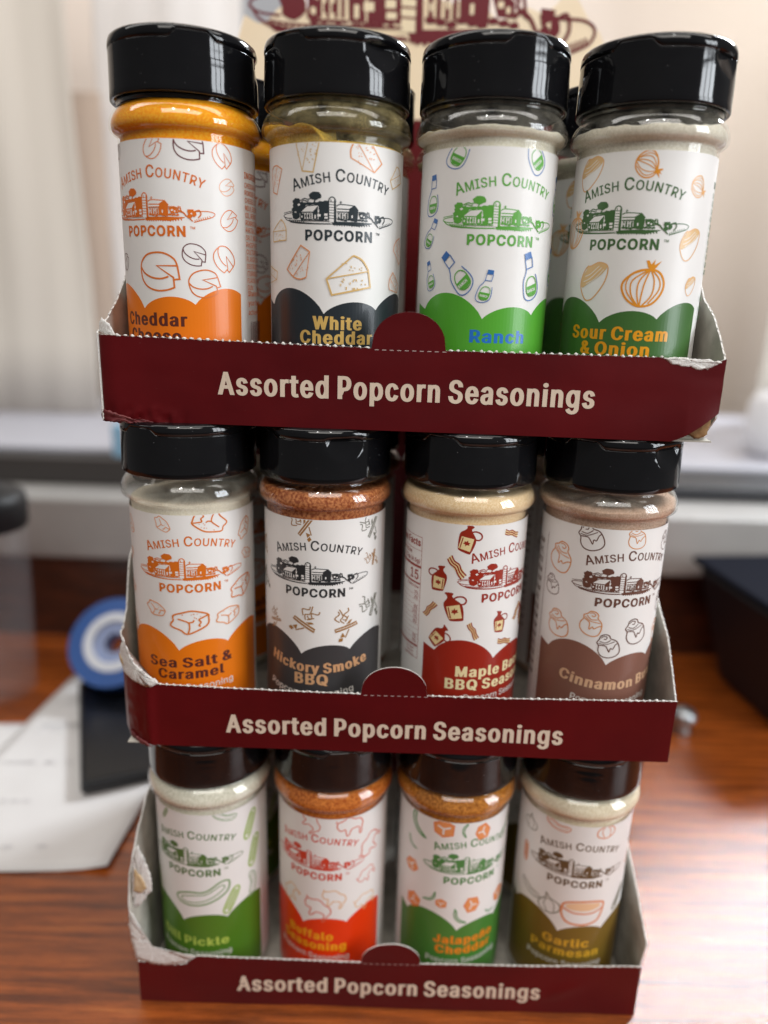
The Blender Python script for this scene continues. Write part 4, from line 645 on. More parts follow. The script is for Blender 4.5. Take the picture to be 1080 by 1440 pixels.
# seasoning inside: colours, fill height as a function of angle, empty part dusty?
ff = lambda base, amp, seed, ang=0, tilt=0: (lambda a: base+tilt*math.sin(a-ang)+amp*noise.noise(Vector((math.sin(a)*2.2+seed, math.cos(a)*2.2, seed)))+amp*.3*noise.noise(Vector((math.sin(a)*9+seed, math.cos(a)*9, 0))))
def yellow_left(a): return 99.6+5.4*max(0, min(1, (-math.sin(a)-.10)/.12))*(.85+.8*max(0, -math.sin(a)-.5)+.15*noise.noise(Vector((a*5, 0, 1))))
PW = {'T0': ((250, 150, 16), (255, 182, 44), ff(112.0, .6, 1), 1300, CLEAR),
      'T1': ((217, 168, 44), (240, 204, 92), yellow_left, 1300, DUSTY),
      'T2': ((232, 225, 200), (248, 243, 226), ff(104.9, 1.3, 3), 1500, DUSTY2),
      'T3': ((226, 218, 198), (245, 239, 224), ff(107.2, 1.6, 4.4), 1500, DUSTY2),
      'M0': ((234, 222, 198), (246, 238, 220), ff(101.6, .4, 5), 1900, DUSTY2),
      'M1': ((146, 74, 42), (206, 134, 84), ff(109.2, 1.3, 6), 900, CLEAR),
      'M2': ((235, 200, 152), (248, 222, 182), ff(109.6, .4, 7), 1500, CLEAR),
      'M3': ((188, 152, 128), (216, 184, 162), ff(106.8, 1.1, 8, 1.2, 1.0), 1500, DUSTY2),
      'B0': ((214, 210, 188), (240, 236, 220), ff(111.5, .5, 9), 1300, CLEAR),
      'B1': ((170, 82, 26), (218, 130, 56), ff(111.5, .5, 10), 1000, CLEAR),
      'B2': ((150, 86, 26), (208, 136, 58), ff(111.5, .5, 11), 1000, CLEAR),
      'B3': ((226, 211, 180), (243, 232, 208), ff(110, .5, 12), 1300, CLEAR)}
def powder_mesh(fill):
    seg = 144; prof = [(23.3, 2.0)]+[(r-0.85, z) for r, z in BODY[3:]]
    V = []; F = []; nrow = 60
    for i in range(nrow+1):
        t = i/nrow
        for k in range(seg):
            a = 2*PI*k/seg; top = min(fill(a), 112.5)
            z = 2+(94-2)*min(1, t*4) if t <= .25 else 94+(top-94)*(t-.25)/.75
            for j in range(len(prof)-1):
                if prof[j][1] <= z <= prof[j+1][1]:
                    q = (z-prof[j][1])/max(prof[j+1][1]-prof[j][1], 1e-6); r = prof[j][0]+(prof[j+1][0]-prof[j][0])*q; break
            else: r = 23.4
            V.append((r*math.sin(a), -r*math.cos(a), z))
    for i in range(nrow):
        for k in range(seg): F.append((i*seg+k, i*seg+(k+1) % seg, (i+1)*seg+(k+1) % seg, (i+1)*seg+k))
    # top surface, slightly heaped
    base = nrow*seg
    for q in (0.75, 0.4, 0.02):
        b2 = len(V)
        for k in range(seg):
            x, y, z = V[nrow*seg+k]; V.append((x*q, y*q, z+(1-q)*0.5))
        for k in range(seg): F.append((base+k, base+(k+1) % seg, b2+(k+1) % seg, b2+k))
        base = b2
    return mesh('seasoning', V, F, True)
U0 = dict(T0=-7.0, T1=3.85, T2=4.1, T3=-11.3, M0=4.3, M1=-1.9, M2=17.7, M3=5.3, B0=-3.9, B1=-6.5, B2=6.8, B3=-3.8)
TRAY = {'B': (2.851, 271.192, 0.001), 'M': (0.951, 273.22, -0.007), 'T': (0.161, 278.745, -0.037)}
TZ = {'B': 0.0, 'M': H, 'T': 2*H}
DX = {'M0': -2.6, 'M1': -3.4, 'M2': -.7, 'T0': -1, 'T1': -.8, 'T3': 1}
LEAN = {}
LIDROT = {'T0': 1.2, 'T1': .2, 'T2': 1.15, 'T3': .25, 'M0': -2.4, 'M1': -.2, 'M2': -2.45, 'M3': .1, 'B0': 2., 'B1': 1., 'B2': 3., 'B3': 1.5}
ROWNAME = {'T': 'top', 'M': 'middle', 'B': 'bottom'}
def make_bottle(key):
    fl = FL[key][0]; t = key[0]; b = int(key[1]); X, Y, yaw = TRAY[t]
    lx = (b-1.5)*57+DX.get(key, 0); ly = 29.3
    x = X+math.cos(yaw)*lx-math.sin(yaw)*ly; y = Y+math.sin(yaw)*lx+math.cos(yaw)*ly
    side = ['leftmost', 'second from left', 'third from left', 'rightmost'][b]
    root = thing('seasoning_shaker', '%s shaker, %s in the front row of the %s tray' % (fl, side, ROWNAME[t]), 'seasoning shaker', (x, y, TZ[t]+0.7), (LEAN.get(key, (0, 0))[0], LEAN.get(key, (0, 0))[1], yaw), 'seasoning shakers in the three trays')
    c1, c2, fill, sc, empty = PW[key]
    spin = U0[key]/25.0
    me = body_me.copy(); jar = link('clear_jar', me, root, [empty])
    link('inner_wall', inner_me, jar)
    pm = powder_mesh(fill); link('seasoning', pm, root, [powder('seasoning_'+fl.replace(' ', '_'), c1, c2, sc)])
    lab = link('label', label_me, root); lab.rotation_euler.z = spin
    if not label_me.materials: label_me.materials.append(PAPER)
    print_label(key, lab)
    lid = link('lid', lid_me, root); lid.rotation_euler.z = LIDROT[key]
    if not lid_me.materials: lid_me.materials.append(LID)
    return root
BOT = {}
for t in 'BMT':
    for b in range(4): BOT[t+str(b)] = make_bottle(t+str(b))
def copy_tree(o, parent=None):
    c = o.copy(); COL.objects.link(c); c.parent = parent
    for ch in list(o.children): copy_tree(ch, c)
    return c
for key, src in list(BOT.items()):            # the row behind, seen in the gaps
    t = key[0]; b = int(key[1]); X, Y, yaw = TRAY[t]
    o = copy_tree(src); lx = (b-1.5)*57+[-.5, .4, -.3, .5][b]; ly = 29.3+57.2
    o.location = Vector((X+math.cos(yaw)*lx-math.sin(yaw)*ly, Y+math.sin(yaw)*lx+math.cos(yaw)*ly, TZ[t]+0.7))*S
    o.rotation_euler = (0, 0, yaw+[.5, -.8, 1.4, .35][b])
    o['label'] = '%s shaker half hidden in the second row of the %s tray' % (FL[key][0], ROWNAME[t])
# ------------------------------------------------------------------ torn-open maroon display trays
CREAM = mat('cream_print', (224, 205, 184), 0.45, 0.4, 0.1)
def sheet(name, s0, s1, ns, zlo, zhi, nt, f, thick, mats, parent, s_list=None):
    """a board: s along it, z up between zlo(s) and zhi(s); f(s, z) -> point; thickness along nrm"""
    ss = s_list or [s0+(s1-s0)*i/ns for i in range(ns+1)]
    V = []; F = []; MI = []; n = len(ss)
    for side in (0, 1):
        for s in ss:
            a, b = zlo(s), zhi(s)
            for j in range(nt+1):
                V.append(f(s, a+(b-a)*j/nt, side*thick))
    o = n*(nt+1); q = lambda i, j, k: k*o+i*(nt+1)+j
    for i in range(n-1):
        for j in range(nt):
            F.append((q(i, j, 0), q(i+1, j, 0), q(i+1, j+1, 0), q(i, j+1, 0))); MI.append(0)
            F.append((q(i, j, 1), q(i, j+1, 1), q(i+1, j+1, 1), q(i+1, j, 1))); MI.append(1)
        F.append((q(i, nt, 0), q(i+1, nt, 0), q(i+1, nt, 1), q(i, nt, 1))); MI.append(2)
        F.append((q(i, 0, 0), q(i, 0, 1), q(i+1, 0, 1), q(i+1, 0, 0))); MI.append(2)
    for j in range(nt):
        F.append((q(0, j, 0), q(0, j+1, 0), q(0, j+1, 1), q(0, j, 1))); MI.append(2)
        F.append((q(n-1, j, 0), q(n-1, j, 1), q(n-1, j+1, 1), q(n-1, j+1, 0))); MI.append(2)
    me = mesh(name, V, F, True, MI); me.set_sharp_from_angle(angle=math.radians(40))
    return link(name, me, parent, mats)
def nz(x, z, s=0): return noise.noise(Vector((x, z, s)))
def make_tray(t):
    X, Y, yaw = TRAY[t]; rn = random.Random(ord(t))
    lab = {'T': 'topmost maroon cardboard display tray, with the beige farmyard header card and torn right corner',
           'M': 'middle maroon cardboard display tray, ragged torn white paper at its left corner',
           'B': 'lowest maroon cardboard display tray, standing on the desk with a badly torn left side'}[t]
    root = thing('display_tray', lab, 'display tray', (X, Y, TZ[t]), (0, 0, yaw), 'maroon display trays stacked three high')
    TOP = {'T': 30.7, 'M': 28.8, 'B': 28.6}[t]
    xl, xr = {'T': (-115, 115.5), 'M': (-112.5, 115), 'B': (-115, 115)}[t]
    SAG = {'T': .3, 'M': 1.7, 'B': 2.4}[t]
    def top(x):
        z = TOP-SAG*max(0, 1-(x/110)**2)+0.22*nz(x*.9, 0, 1)+0.1*nz(x*4, 3, 2)
        if t == 'T' and x < 0: z += -x*.012
        if t == 'M' and x < -100: z += min(3.4, (-100-x)*.3)+.5*nz(x, 2)
        if t == 'B' and x < -88: z -= min(5.5, (-88-x)*.9)+.6*nz(x*1.3, 5)
        if t == 'T' and x > 93: z -= min(2.2, (x-93)*.5)*(1 if x < 111 else max(0, (115-x)/4))
        return z
    def bot(x):
        z = 0.15
        if t == 'T':
            if x > 99: z += ((x-99)/16.5)**1.3*11
            if x < -100: z += .5+.8*nz(x*.7, 9)
        if t == 'M' and x < -98: z += (-98-x)*.12+.5*nz(x, 7)
        return z
    def yd(x, z):
        y = 0.7*nz(x*.018, z*.05, ord(t))+.12*nz(x*.07, z*.12, 4)
        if t == 'M' and x < -101: y += ((-101-x)/11)**2*5.5+.35*nz(x*.5, z*.3, 2)
        if t == 'M': y += -0.9*math.exp(-((x+101.5)/2.2)**2)
        if t == 'T':
            y += -3.2*math.exp(-((x-112)/10)**2)*max(0, 1-z/24)+2.5*max(0, (x-104)/10)*max(0, 1-z/20)
            if z < 7 and x < -80: y += (7-z)/7*min(1, (-80-x)/12)*(1.7*nz(x*.2, z*.35, 5)+.9*nz(x*.5, z*.9, 6))
            if x < -108: y += ((-108-x)/7)**2*1.6
        if t == 'B':
            y += -.7*math.exp(-((x-80)/9)**2-((z-13-(x-80)*.35)/4)**2)
        return y
    sl = [xl+(xr-xl)*i/300 for i in range(301)]
    fp = sheet('front_panel', 0, 0, 0, bot, top, 22, lambda x, z, d: (x, yd(x, z)+d, z), 0.55, [MAROON, GREYBOARD, TORN], root, sl)
    # round tab standing up in the middle of the front
    tw = 13.6; tabs = [-tw+2*tw*i/40 for i in range(41)]
    cx = {'T': 1.0, 'M': -.5, 'B': .6}[t]
    th = {'T': 13.6, 'M': 13.0, 'B': 11.5}[t]
    sheet('tab', 0, 0, 0, lambda x: TOP-SAG-.35, lambda x: TOP-SAG-.3+th*math.sqrt(max(0, 1-((x-cx)/tw)**2))**.86, 12, lambda x, z, d: (x, yd(x, z)-.05+d-(z-TOP)*.02, z), 0.55, [MAROON, GREYBOARD, TORN], root, [cx+s for s in tabs])
    # little tufts left where the perforation was torn
    V = []; F = []
    def tuft(x, y, z, rx, ry, rz):
        b = len(V); k = 7
        for (h, rr) in ((-.7, .5), (-.2, 1.0), (.45, .8), (.9, .3)):
            for i in range(k):
                a = 2*PI*i/k; w = rr*rn.uniform(.7, 1.25)
                V.append((x+rx*w*math.cos(a), y+ry*w*math.sin(a), z+rz*h*rn.uniform(.8, 1.2)))
        for r in range(3):
            for i in range(k): F.append((b+r*k+i, b+r*k+(i+1) % k, b+(r+1)*k+(i+1) % k, b+(r+1)*k+i))
        F.append(tuple(b+3*k+i for i in range(k)))
    x = xl+8
    while x < xr-1:
        if abs(x-cx) > tw+.6:
            tuft(x, yd(x, TOP)+.1, top(x)+.12, rn.uniform(.5, .95), .45, rn.uniform(.32, .62))
            if rn.random() < .4: tuft(x+rn.uniform(.4, 1.1), yd(x, TOP)+.15, top(x)-.15, .4, .4, .3)
        x += rn.uniform(2.55, 3.1)
    # side edges
    prof = {1: [(0, TOP), (9, 39), (18, 46 if t == 'T' else 49), (29, 51 if t == 'T' else 55), (45, 66), (62, 96), (80, 112), (118, 118), (176, 118)],
            -1: [(0, TOP+2), (11, 38), (21, 44), (40, 60), (62, 96), (80, 112), (118, 118), (176, 118)]}
    if t == 'B': prof[1] = [(0, 41), (18, 56), (32, 64), (50, 78), (70, 104), (118, 118), (176, 118)]; prof[-1] = [(0, 53), (4, 67), (12, 80), (24, 90), (33, 94), (60, 104), (118, 118), (176, 118)]
    if t == 'M': prof[-1] = [(0, 33), (2, 40), (5, 43), (12, 45), (17, 50), (24, 69), (45, 90), (118, 118), (176, 118)]
    for sx in (1, -1):
        pr = prof[sx]
        def st(s, pr=pr, sx=sx):
            for (a, b), (c, d) in zip(pr, pr[1:]):
                if s <= c:
                    z = b+(d-b)*(s-a)/(c-a); break
            else: z = pr[-1][1]
            r = .5 if not ((t == 'B' and sx < 0) or (t == 'M' and sx < 0)) else 1.6
            return z+(r*nz(s*.8, sx*7, 3) if s < 60 else 0)
        xs = xr if sx > 0 else xl
        y0 = 0.75 if not (t == 'M' and sx < 0) else 6.8
        sb = (lambda s: 0.15+(9*max(0, 1-s/10) if t == 'T' and sx > 0 else 0))
        bow = lambda s, z: sx*(1.6*max(0, z-30)/60*math.exp(-s/40)+(1.8*math.exp(-s/8)*max(0, (z-28)/20) if t == 'B' else 0))
        def pf(s, z, d, xs=xs, sx=sx, y0=y0, bow=bow): return (xs+bow(s, z)-sx*d-(min(4.6, s*.55) if t == 'M' and sx < 0 else 0), y0+s, z)
        s_l = [176*(i/70)**1.25 for i in range(71)]
        sp = sheet('side_panel', 0, 0, 0, sb, st, 14, pf, 0.6, [BROWNBOARD if t != 'M' and False else MAROON, GREYBOARD, TORN], root, s_l)
        if sx < 0: sp['label'] = 'left side panel with a ragged torn front edge'
        s = 1.5
        while s < 45:
            X_, Y_, Z_ = pf(s, st(s), .3); tuft(X_, Y_, Z_+.05, .42, rn.uniform(.5, .8), rn.uniform(.35, .6)); s += rn.uniform(2.4, 3.0)
    te = link('torn_edge', mesh('torn_edge', V, F, True), root, [TORN]); te['kind'] = 'stuff'
    # back wall and base
    sheet('back_panel', xl, xr, 40, lambda x: .15, lambda x: 118, 8, lambda x, z, d: (x, 177.2+d, z), 0.6, [MAROON, MAROON, TORN], root)
    box('base', xl+.7, xr-.7, .9, 176.9, 0.05, 0.62, GREYBOARD, root)
    # dashes of the perforation across the tab
    a = Art(); x = cx-tw+1.2
    while x < cx+tw-1:
        z = TOP-SAG-.5+.05*nz(x, 1); a.poly([[(x, z-.13), (x+1.5, z-.1), (x+1.45, z+.12), (x+.05, z+.13)]], (201, 179, 174)); x += 2.75
    a.build('perforation', fp, None, 0.0, fn=yd)
    # the words on the front
    a = Art(); bl = {'T': 11.4, 'M': 7.0, 'B': 8.2}[t]
    a.text('Assorted Popcorn Seasonings', .2, bl, 8.5, CREAM, 0.66, 31, 13, fit=140.6, skew=-.002)
    a.build('lettering', fp, None, 0.02, fn=yd)
    def patch(name, pts, m, dy, rough=.5, fibre=True, lift=0.0, lab=None):
        """a scrap of torn ply: outline -> thin irregular sheet with a bumpy face"""
        r = random.Random(len(pts)*7+ord(t)); P = []
        for i in range(len(pts)):
            p, q = Vector(pts[i]), Vector(pts[(i+1) % len(pts)]); k = max(1, int((q-p).length/.7))
            for j in range(k):
                w = p.lerp(q, j/k); P.append((w.x+r.uniform(-rough, rough)*.6, w.y+r.uniform(-rough, rough)*.6))
        c = (sum(p[0] for p in P)/len(P), sum(p[1] for p in P)/len(P))
        V = []; F = []; n = len(P); rings = 6
        for k in range(rings+1):
            q = 1-k/rings*.98
            for (x, z) in P:
                xx = c[0]+(x-c[0])*q; zz = c[1]+(z-c[1])*q
                V.append((xx, yd(xx, min(zz, TOP))+dy-(.12+.35*abs(nz(xx*1.1, zz*1.1, 4)))*min(1, k*.8)-lift*max(0, zz-TOP)*.1, zz))
        for k in range(rings):
            for i in range(n): F.append((k*n+i, k*n+(i+1) % n, (k+1)*n+(i+1) % n, (k+1)*n+i))
        b = len(V)
        for (x, z) in P: V.append((x, yd(x, min(z, TOP))+dy+.35, z))
        for i in range(n): F.append((b+i, b+(i+1) % n, (i+1) % n, i))
        F.append(tuple(b+i for i in range(n))[::-1])
        o = link(name, mesh(name, V, F, True), root, [m])
        if lab: o['label'] = lab
        return o
    if t == 'T':
        patch('torn_ply', [(93, 30.2), (97, 30.8), (103, 30.4), (109, 30.3), (114, 29.6), (112, 28.3), (109, 26.9), (106, 26.6), (103, 27.6), (98, 28.0), (95, 29.0)], TORN, -.1, .5, lab='white torn patch at the right corner of the front')
        patch('corner_flap', [(104, 3.5), (110, 6.5), (114.5, 13), (113.8, 8), (113, 3.2), (110, 1.2), (107.5, 1.8)], BROWNBOARD, 2.2, .4, lab='brown inner board showing at the burst corner')
        patch('torn_ply', [(-114.6, 33), (-110, 32), (-107.5, 31.4), (-110, 36), (-113, 38), (-114.5, 36)], TORN, .7, .4)
    if t == 'M':
        patch('torn_ply', [(-113.5, 29.5), (-106, 28.0), (-100, 27.6), (-96.5, 28.8), (-99, 31.5), (-103, 34.5), (-107, 37), (-110, 41), (-112.6, 46), (-114.2, 42), (-116.3, 37.5), (-115.6, 33)], TORN, -.5, .7, lab='ragged white torn paper at the left corner')
        patch('torn_ply', [(-116.8, 36.5), (-113.8, 35.4), (-113.4, 33.2), (-116.0, 33.4)], TANEDGE, -.9, .4)
        patch('crumpled_corner', [(-112.3, 1.4), (-106, -.2), (-101, -.1), (-103, 1.6), (-108, 2.6), (-112, 4.2)], noisy(mat('scuffed_maroon', (138, 74, 80), .5), (90, 14, 20), (138, 74, 74), 90, 4, bump=.2, lo=.5, hi=.8), -.5, .4)
    if t == 'B':
        patch('torn_ply', [(-115.6, 25.5), (-108, 22.3), (-101, 22.2), (-94, 23.8), (-88, 27.6), (-93, 28.8), (-100, 29.5), (-108, 30.4), (-112, 33), (-114.4, 42), (-115.6, 50), (-117.2, 52), (-117.6, 44), (-116.8, 34)], TORN, -.35, .7, lab='broad white torn strip at the left end')
        patch('torn_ply', [(-116.6, 50), (-113.5, 52), (-110.5, 56), (-107.8, 60), (-107.4, 68), (-109.5, 76), (-112.5, 84), (-114.6, 80), (-116.0, 66)], TORN, 3.0, .7)
        patch('brown_ply', [(-115.4, 60), (-112, 59), (-109.6, 62), (-111.5, 68), (-114.4, 72)], TANEDGE, 2.3, .4)
    if t == 'T':
        # crushed lower-left corner
        patch('crumpled_corner', [(-115.2, 4.6), (-110, 3.2), (-104, 1.6), (-95, .3), (-100, -.4), (-108, -.6), (-115, -.2), (-115.6, 2)], noisy(mat('scuffed_maroon', (138, 74, 80), .5), (90, 14, 20), (138, 74, 74), 90, 4, bump=.2, lo=.5, hi=.8), -.6, .5, lab='crushed lower left corner with pale creases')
        sc_ = [(-115, 3.4), (-108, 3.0), (-101, 1.7), (-94, .9), (-88, .5)]
        # header card standing up at the back
        BE = noisy(mat('beige_card', (223, 200, 166), .6, .3), (240, 216, 180), (246, 226, 196), 14, 3)
        def htop(x):
            ax = abs(x+1)
            if ax < 100:
                z = 186+12*min(1, (100-ax)/22)+4*math.sin(x*.10)+3*math.sin(x*.25+1)
                return z if ax < 95 else 176+(z-176)*(100-ax)/5
            return 174 if ax < 108 else 174-((ax-108)/7)**2*6
        hc = sheet('header_card', xl+.5, xr-.5, 160, lambda x: 1.2, htop, 10, lambda x, z, d: (x, 176.0+d*.9-(z-60)*.0, z), 0.6, [BE, GREYBOARD, TORN], root)
        a = Art(); ww = (240, 220, 184)
        farm(a, (106, 20, 31), ww, -1, 180, 4.7, flat=True)
        a.build('farmyard_drawing', hc, None, -176.0+.2, fn=None)
        a = Art(); a.poly([[(-113, 1.5), (114, 1.5), (114, 143), (-113, 143)]], MAROON); a.build('printed_panel', hc, None, -176.0+.1)
    return root
for t in 'BMT': make_tray(t)
# ------------------------------------------------------------------ the desk and what stands on it, out of focus
def wood(name, c1, c2, c3, axis, rough=0.3, scale=1.0, coat=.4):
    m = mat(name, c1, rough, .5, coat); nt = m.node_tree; b = nt.nodes['Principled BSDF']; L = nt.links.new
    tc = N(m, 'ShaderNodeTexCoord'); mp = N(m, 'ShaderNodeMapping'); mp.inputs['Scale'].default_value = axis
    n1 = N(m, 'ShaderNodeTexNoise'); n1.inputs['Scale'].default_value = 22*scale; n1.inputs['Detail'].default_value = 7; n1.inputs['Roughness'].default_value = .62; n1.inputs['Distortion'].default_value = .15
    n2 = N(m, 'ShaderNodeTexNoise'); n2.inputs['Scale'].default_value = 110*scale; n2.inputs['Detail'].default_value = 6; n2.inputs['Roughness'].default_value = 1.0
    cr = N(m, 'ShaderNodeValToRGB'); e = cr.color_ramp.elements; e[0].position = .36; e[0].color = srgb(c2); e[1].position = .60; e[1].color = srgb(c1)
    x = e.new(.72); x.color = srgb(c3)
    c2_ = N(m, 'ShaderNodeValToRGB'); c2_.color_ramp.elements[0].position = .42; c2_.color_ramp.elements[1].position = .56
    mx = N(m, 'ShaderNodeMix', data_type='RGBA'); mx.blend_type = 'MULTIPLY'; mx.inputs[0].default_value = .4
    L(tc.outputs['Object'], mp.inputs[0]); L(mp.outputs[0], n1.inputs['Vector']); L(mp.outputs[0], n2.inputs['Vector'])
    L(n1.outputs[0], cr.inputs[0]); L(n2.outputs[0], c2_.inputs[0]); L(cr.outputs[0], mx.inputs[6]); L(c2_.outputs[0], mx.inputs[7]); L(mx.outputs[2], b.inputs['Base Color'])
    bp = N(m, 'ShaderNodeBump'); bp.inputs['Strength'].default_value = .25; bp.inputs['Distance'].default_value = .0006
    L(n2.outputs[0], bp.inputs['Height']); L(bp.outputs[0], b.inputs['Normal'])
    return m
DESK = wood('oak_desk', (174, 88, 32), (108, 50, 18), (192, 108, 46), (.5, 9, 9), .19, coat=0)
DESK.node_tree.nodes['Principled BSDF'].inputs['Specular IOR Level'].default_value = 1.0
DARKWOOD = wood('dark_wood', (90, 44, 24), (54, 26, 16), (107, 55, 30), (1, 5, 5), .4)
WHITEP = noisy(mat('white_painted', (156, 153, 150), .5), (148, 145, 142), (164, 161, 158), 9, 3)
def struct(o): o['kind'] = 'structure'; return o
o = struct(box('desk', -900, 900, 60, 655, -30, 0, DESK, bev=3))
struct(box('desk_back_panel', -900, 900, 655, 675, -30, 81, DARKWOOD, bev=2))
struct(box('window_ledge', -900, 900, 640, 800, 81.5, 138, WHITEP, bev=3))
struct(box('window_track', -900, 900, 700, 780, 138.5, 152, mat('dark_rail', (38, 38, 42), .5), bev=1.5))
struct(box('window_sill', -900, 900, 781, 1180, 138.5, 156, mat('sill_white', (185, 185, 194), .35), bev=2))
struct(box('wall', -2500, 2500, 1500, 1560, -700, 2400, noisy(mat('cream_wall', (214, 198, 186), .8), (236, 222, 210), (244, 231, 220), 1.2, 2)))
struct(box('floor', -2500, 2500, -2500, 1600, -740, -700, mat('floor_brown', (91, 74, 60), .6)))
struct(box('dark_ledge_strip', -900, -150, 690, 699, 138.5, 164, mat('charcoal_strip', (58, 54, 52), .6), bev=1.5))
# curtain at the left: folded cloth
def curtain(x0, x1, y, m, amp=14, lab='', name='curtain', n=90, z0=158, z1=900):
    V = []; F = []; r = random.Random(int(x0))
    ph = [r.uniform(0, 6) for _ in range(4)]
    for i in range(n+1):
        x = x0+(x1-x0)*i/n
        yy = y+amp*math.sin(x*.055+ph[0])+amp*.5*math.sin(x*.13+ph[1])
        for j in range(9):
            z = z0+(z1-z0)*j/8; V.append((x+4*math.sin(z*.01+ph[2]+x*.02), yy*(1)+3*math.sin(z*.008+x*.05), z))
    for i in range(n):
        for j in range(8): a = i*9+j; F.append((a, a+9, a+10, a+1))
    o = link(name, mesh(name, V, F, True), None, [m]); s = o.modifiers.new('thick', 'SOLIDIFY'); s.thickness = .002
    return tag(o, lab, 'curtain')
curtain(-760, -395, 1000, mat('curtain_greenish', (210, 202, 191), .9), 2.2, 'pale grey green curtain hanging in soft folds at the far left')
curtain(-395, -120, 1090, mat('curtain_white', (230, 226, 223), .9), 2.5, 'white curtain in loose folds behind the upper left shakers')
curtain(540, 860, 1120, mat('curtain_cream', (217, 210, 198), .9), 3, 'cream curtain with upright folds at the far right edge')
box_o = box('curtain_band', -430, -385, 1060, 1064, 260, 560, mat('tan_cloth', (205, 187, 172), .9), bev=.5); tag(box_o, 'tan cloth band hanging against the white curtain at the left', 'cloth')
box_o = box('blue_strip', -172, -118, 900, 906, 520, 700, mat('blue_grey_cloth', (158, 160, 164), .8), bev=.5); tag(box_o, 'blue grey upright strip above the cheddar shaker, far behind', 'cloth')
# paper sheets with faint handwriting
PW_ = noisy(mat('sheet_paper', (220, 216, 214), .7), (214, 210, 208), (224, 221, 219), 12, 3)
def paper(name, corners, z, lab, curl=2.0, lines=3):
    n = 14; V = []; F = []
    A, B, C_, D = [Vector(c) for c in corners]
    for i in range(n+1):
        for j in range(n+1):
            u, v = i/n, j/n; p = (A*(1-u)+B*u)*(1-v)+(D*(1-u)+C_*u)*v
            V.append((p.x, p.y, z+curl*max(0, (abs(u-.5)*2-.7)/.3)**2*(1-v)+.4*math.sin(u*5+v*3)))
    for i in range(n):
        for j in range(n): a = i*(n+1)+j; F.append((a, a+n+1, a+n+2, a+1))
    me = mesh(name, V, F, True); o = link(name, me, None, [PW_]); s = o.modifiers.new('thick', 'SOLIDIFY'); s.thickness = .00025; s.offset = -1
    tag(o, lab, 'paper')
    r = random.Random(3); V = []; F = []
    for k in range(lines):
        v = .12+.82*k/lines; u = .1
        while u < .1+.75*r.uniform(.5, 1):
            w = r.uniform(.01, .03)
            if r.random() < .8:
                b = len(V)
                for uu, vv in ((u, v), (u+w, v), (u+w, v+.006), (u, v+.006)):
                    p = (A*(1-uu)+B*uu)*(1-vv)+(D*(1-uu)+C_*uu)*vv; V.append((p.x, p.y, z+.9+curl*max(0, (abs(uu-.5)*2-.7)/.3)**2*(1-vv)))
                F.append((b, b+1, b+2, b+3))
            u += w+.012
    hw = link('handwriting', mesh('handwriting', V, F, False), o, [mat('pencil_grey', (178, 175, 178), .8)]); hw['kind'] = 'stuff'
    return o
paper('paper_sheet', [(-345, 338), (-157, 351), (-150, 505), (-338, 492)], 1.4, 'front white sheet of paper with faint handwriting, its corner beside the bottom tray', 3)
paper('paper_sheet', [(-277, 430), (-150, 432), (-146, 575), (-266, 572)], .6, 'rear white sheet of paper lying under the black phone', .6)
# phone
ph = thing('phone', 'black phone lying face up on the white papers at the left', 'phone', (-190, 492, 3.2), (0, 0, 0.39))
BP = mat('phone_black', (11, 12, 15), .25)
bd = box('body', -36, 36, -72, 72, 0, 8, mat('phone_case', (20, 21, 24), .5), ph, bev=2.5)
box('screen', -33, 33, -69, 69, 8.1, 8.5, BP, ph)
# tape roll leaning on the phone
tr = thing('tape_roll', 'blue and white roll of tape propped behind the phone at the left', 'tape roll', (-216, 556, 36), (math.radians(40), math.radians(-34), .5))
def ring(name, r0, r1, h, m, par, z=0): return link(name, lathe(name, [(r0, z), (r1, z), (r1+.6, z+h*.5), (r1, z+h), (r0, z+h), (r0, z)], 48, smooth=False), par, [m])
ring('tape', 24, 36, 22, mat('tape_blue', (52, 92, 160), .4), tr); ring('core', 17, 23.9, 23, mat('core_white', (223, 226, 232), .6), tr, -.5); ring('hub', 8, 16.8, 16, mat('hub_blue', (150, 164, 200), .5), tr, 3)
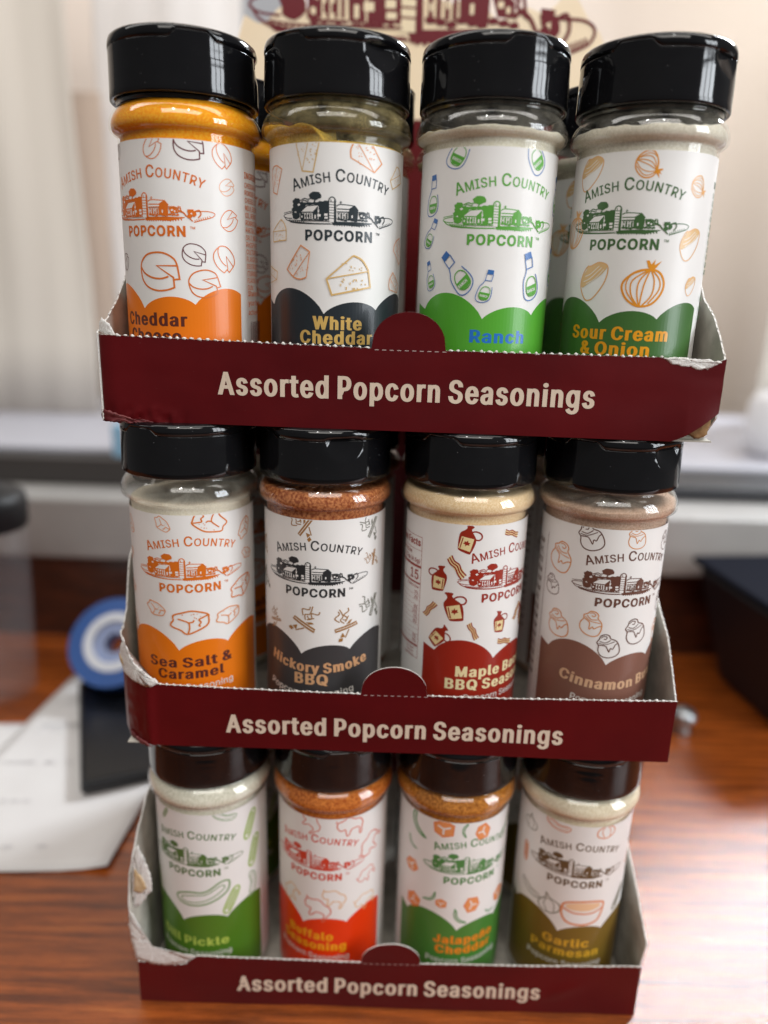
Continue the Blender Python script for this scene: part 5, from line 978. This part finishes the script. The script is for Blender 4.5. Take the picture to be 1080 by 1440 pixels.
# clear tumbler with a black lid at the left edge
tb = thing('tumbler', 'clear tumbler with a bulky black lid at the left edge of the desk', 'tumbler', (-316, 545, 0))
link('cup', lathe('cup', [(0.5, 1), (27, 1), (29, 3), (31.5, 60), (33.5, 142), (32.3, 142), (30, 60), (27.6, 5), (.5, 5)], 48), tb, [mat('cloudy_plastic', (180, 182, 186), .35, Alpha=.07)])
lidm = mat('matte_black', (18, 18, 20), .5)
tl = link('lid', lathe('lid', [(34, 141), (35, 143), (35.5, 160), (34, 166), (30, 169), (20, 172), (15, 176), (14, 194), (12, 197), (.3, 198)], 48), tb, [lidm])
box('spout', -9, 7, -14, 4, 196, 205, lidm, tb, bev=2)
# dark bin, knob, mug
bn = thing('desk_bin', 'black lidded tapered rectangular plastic bin on the desk at the right edge', 'bin', (358, 565, 0), (0, 0, .12))
def taper(name, w0, d0, w1, d1, z0, z1, m, par):
    V = [(-w0, -d0, z0), (w0, -d0, z0), (w0, d0, z0), (-w0, d0, z0), (-w1, -d1, z1), (w1, -d1, z1), (w1, d1, z1), (-w1, d1, z1)]
    o = link(name, mesh(name, V, [(3, 2, 1, 0), (4, 5, 6, 7), (0, 1, 5, 4), (1, 2, 6, 5), (2, 3, 7, 6), (3, 0, 4, 7)], False), par, [m]); return bevel(o, 7, 4)
taper('body', 56, 46, 84, 60, .5, 104, mat('bin_navy', (11, 13, 24), .5), bn)
taper('rim', 87, 63, 88, 64, 104.5, 111, mat('bin_rim', (13, 15, 26), .9, .1), bn)
kn = link('metal_knob', lathe('metal_knob', [(.3, 0.2), (7, .2), (6, 3), (5, 6), (8.5, 10), (10, 14), (8.5, 18), (5, 20.5), (.3, 21)], 32), None, [mat('knob_metal', (169, 173, 176), .3, Metallic=.9)])
kn.location = Vector((231, 515, 0))*S; tag(kn, 'small silver knob standing on the desk beside the middle tray', 'knob')
mg = thing('white_jar', 'white rounded jar on the window sill at the right edge', 'jar', (446, 860, 156.5))
link('body', lathe('body', [(.5, 0), (26, 0), (34, 6), (36, 30), (34, 60), (26, 72), (.5, 74)], 40), mg, [mat('glazed_white', (232, 232, 234), .2)])
link('cap', lathe('cap', [(.5, 78), (15, 78), (17, 74), (17, 70)], 32), mg, [mat('cap_grey', (185, 188, 192), .3)])
sb = box('small_box', -286, -256, 750, 780, 156.5+0, 190, mat('sky_blue', (140, 178, 204), .5), bev=1.5); sb.location.z = -.004
tag(sb, 'small light blue box on the sill behind the left end of the top tray', 'box')
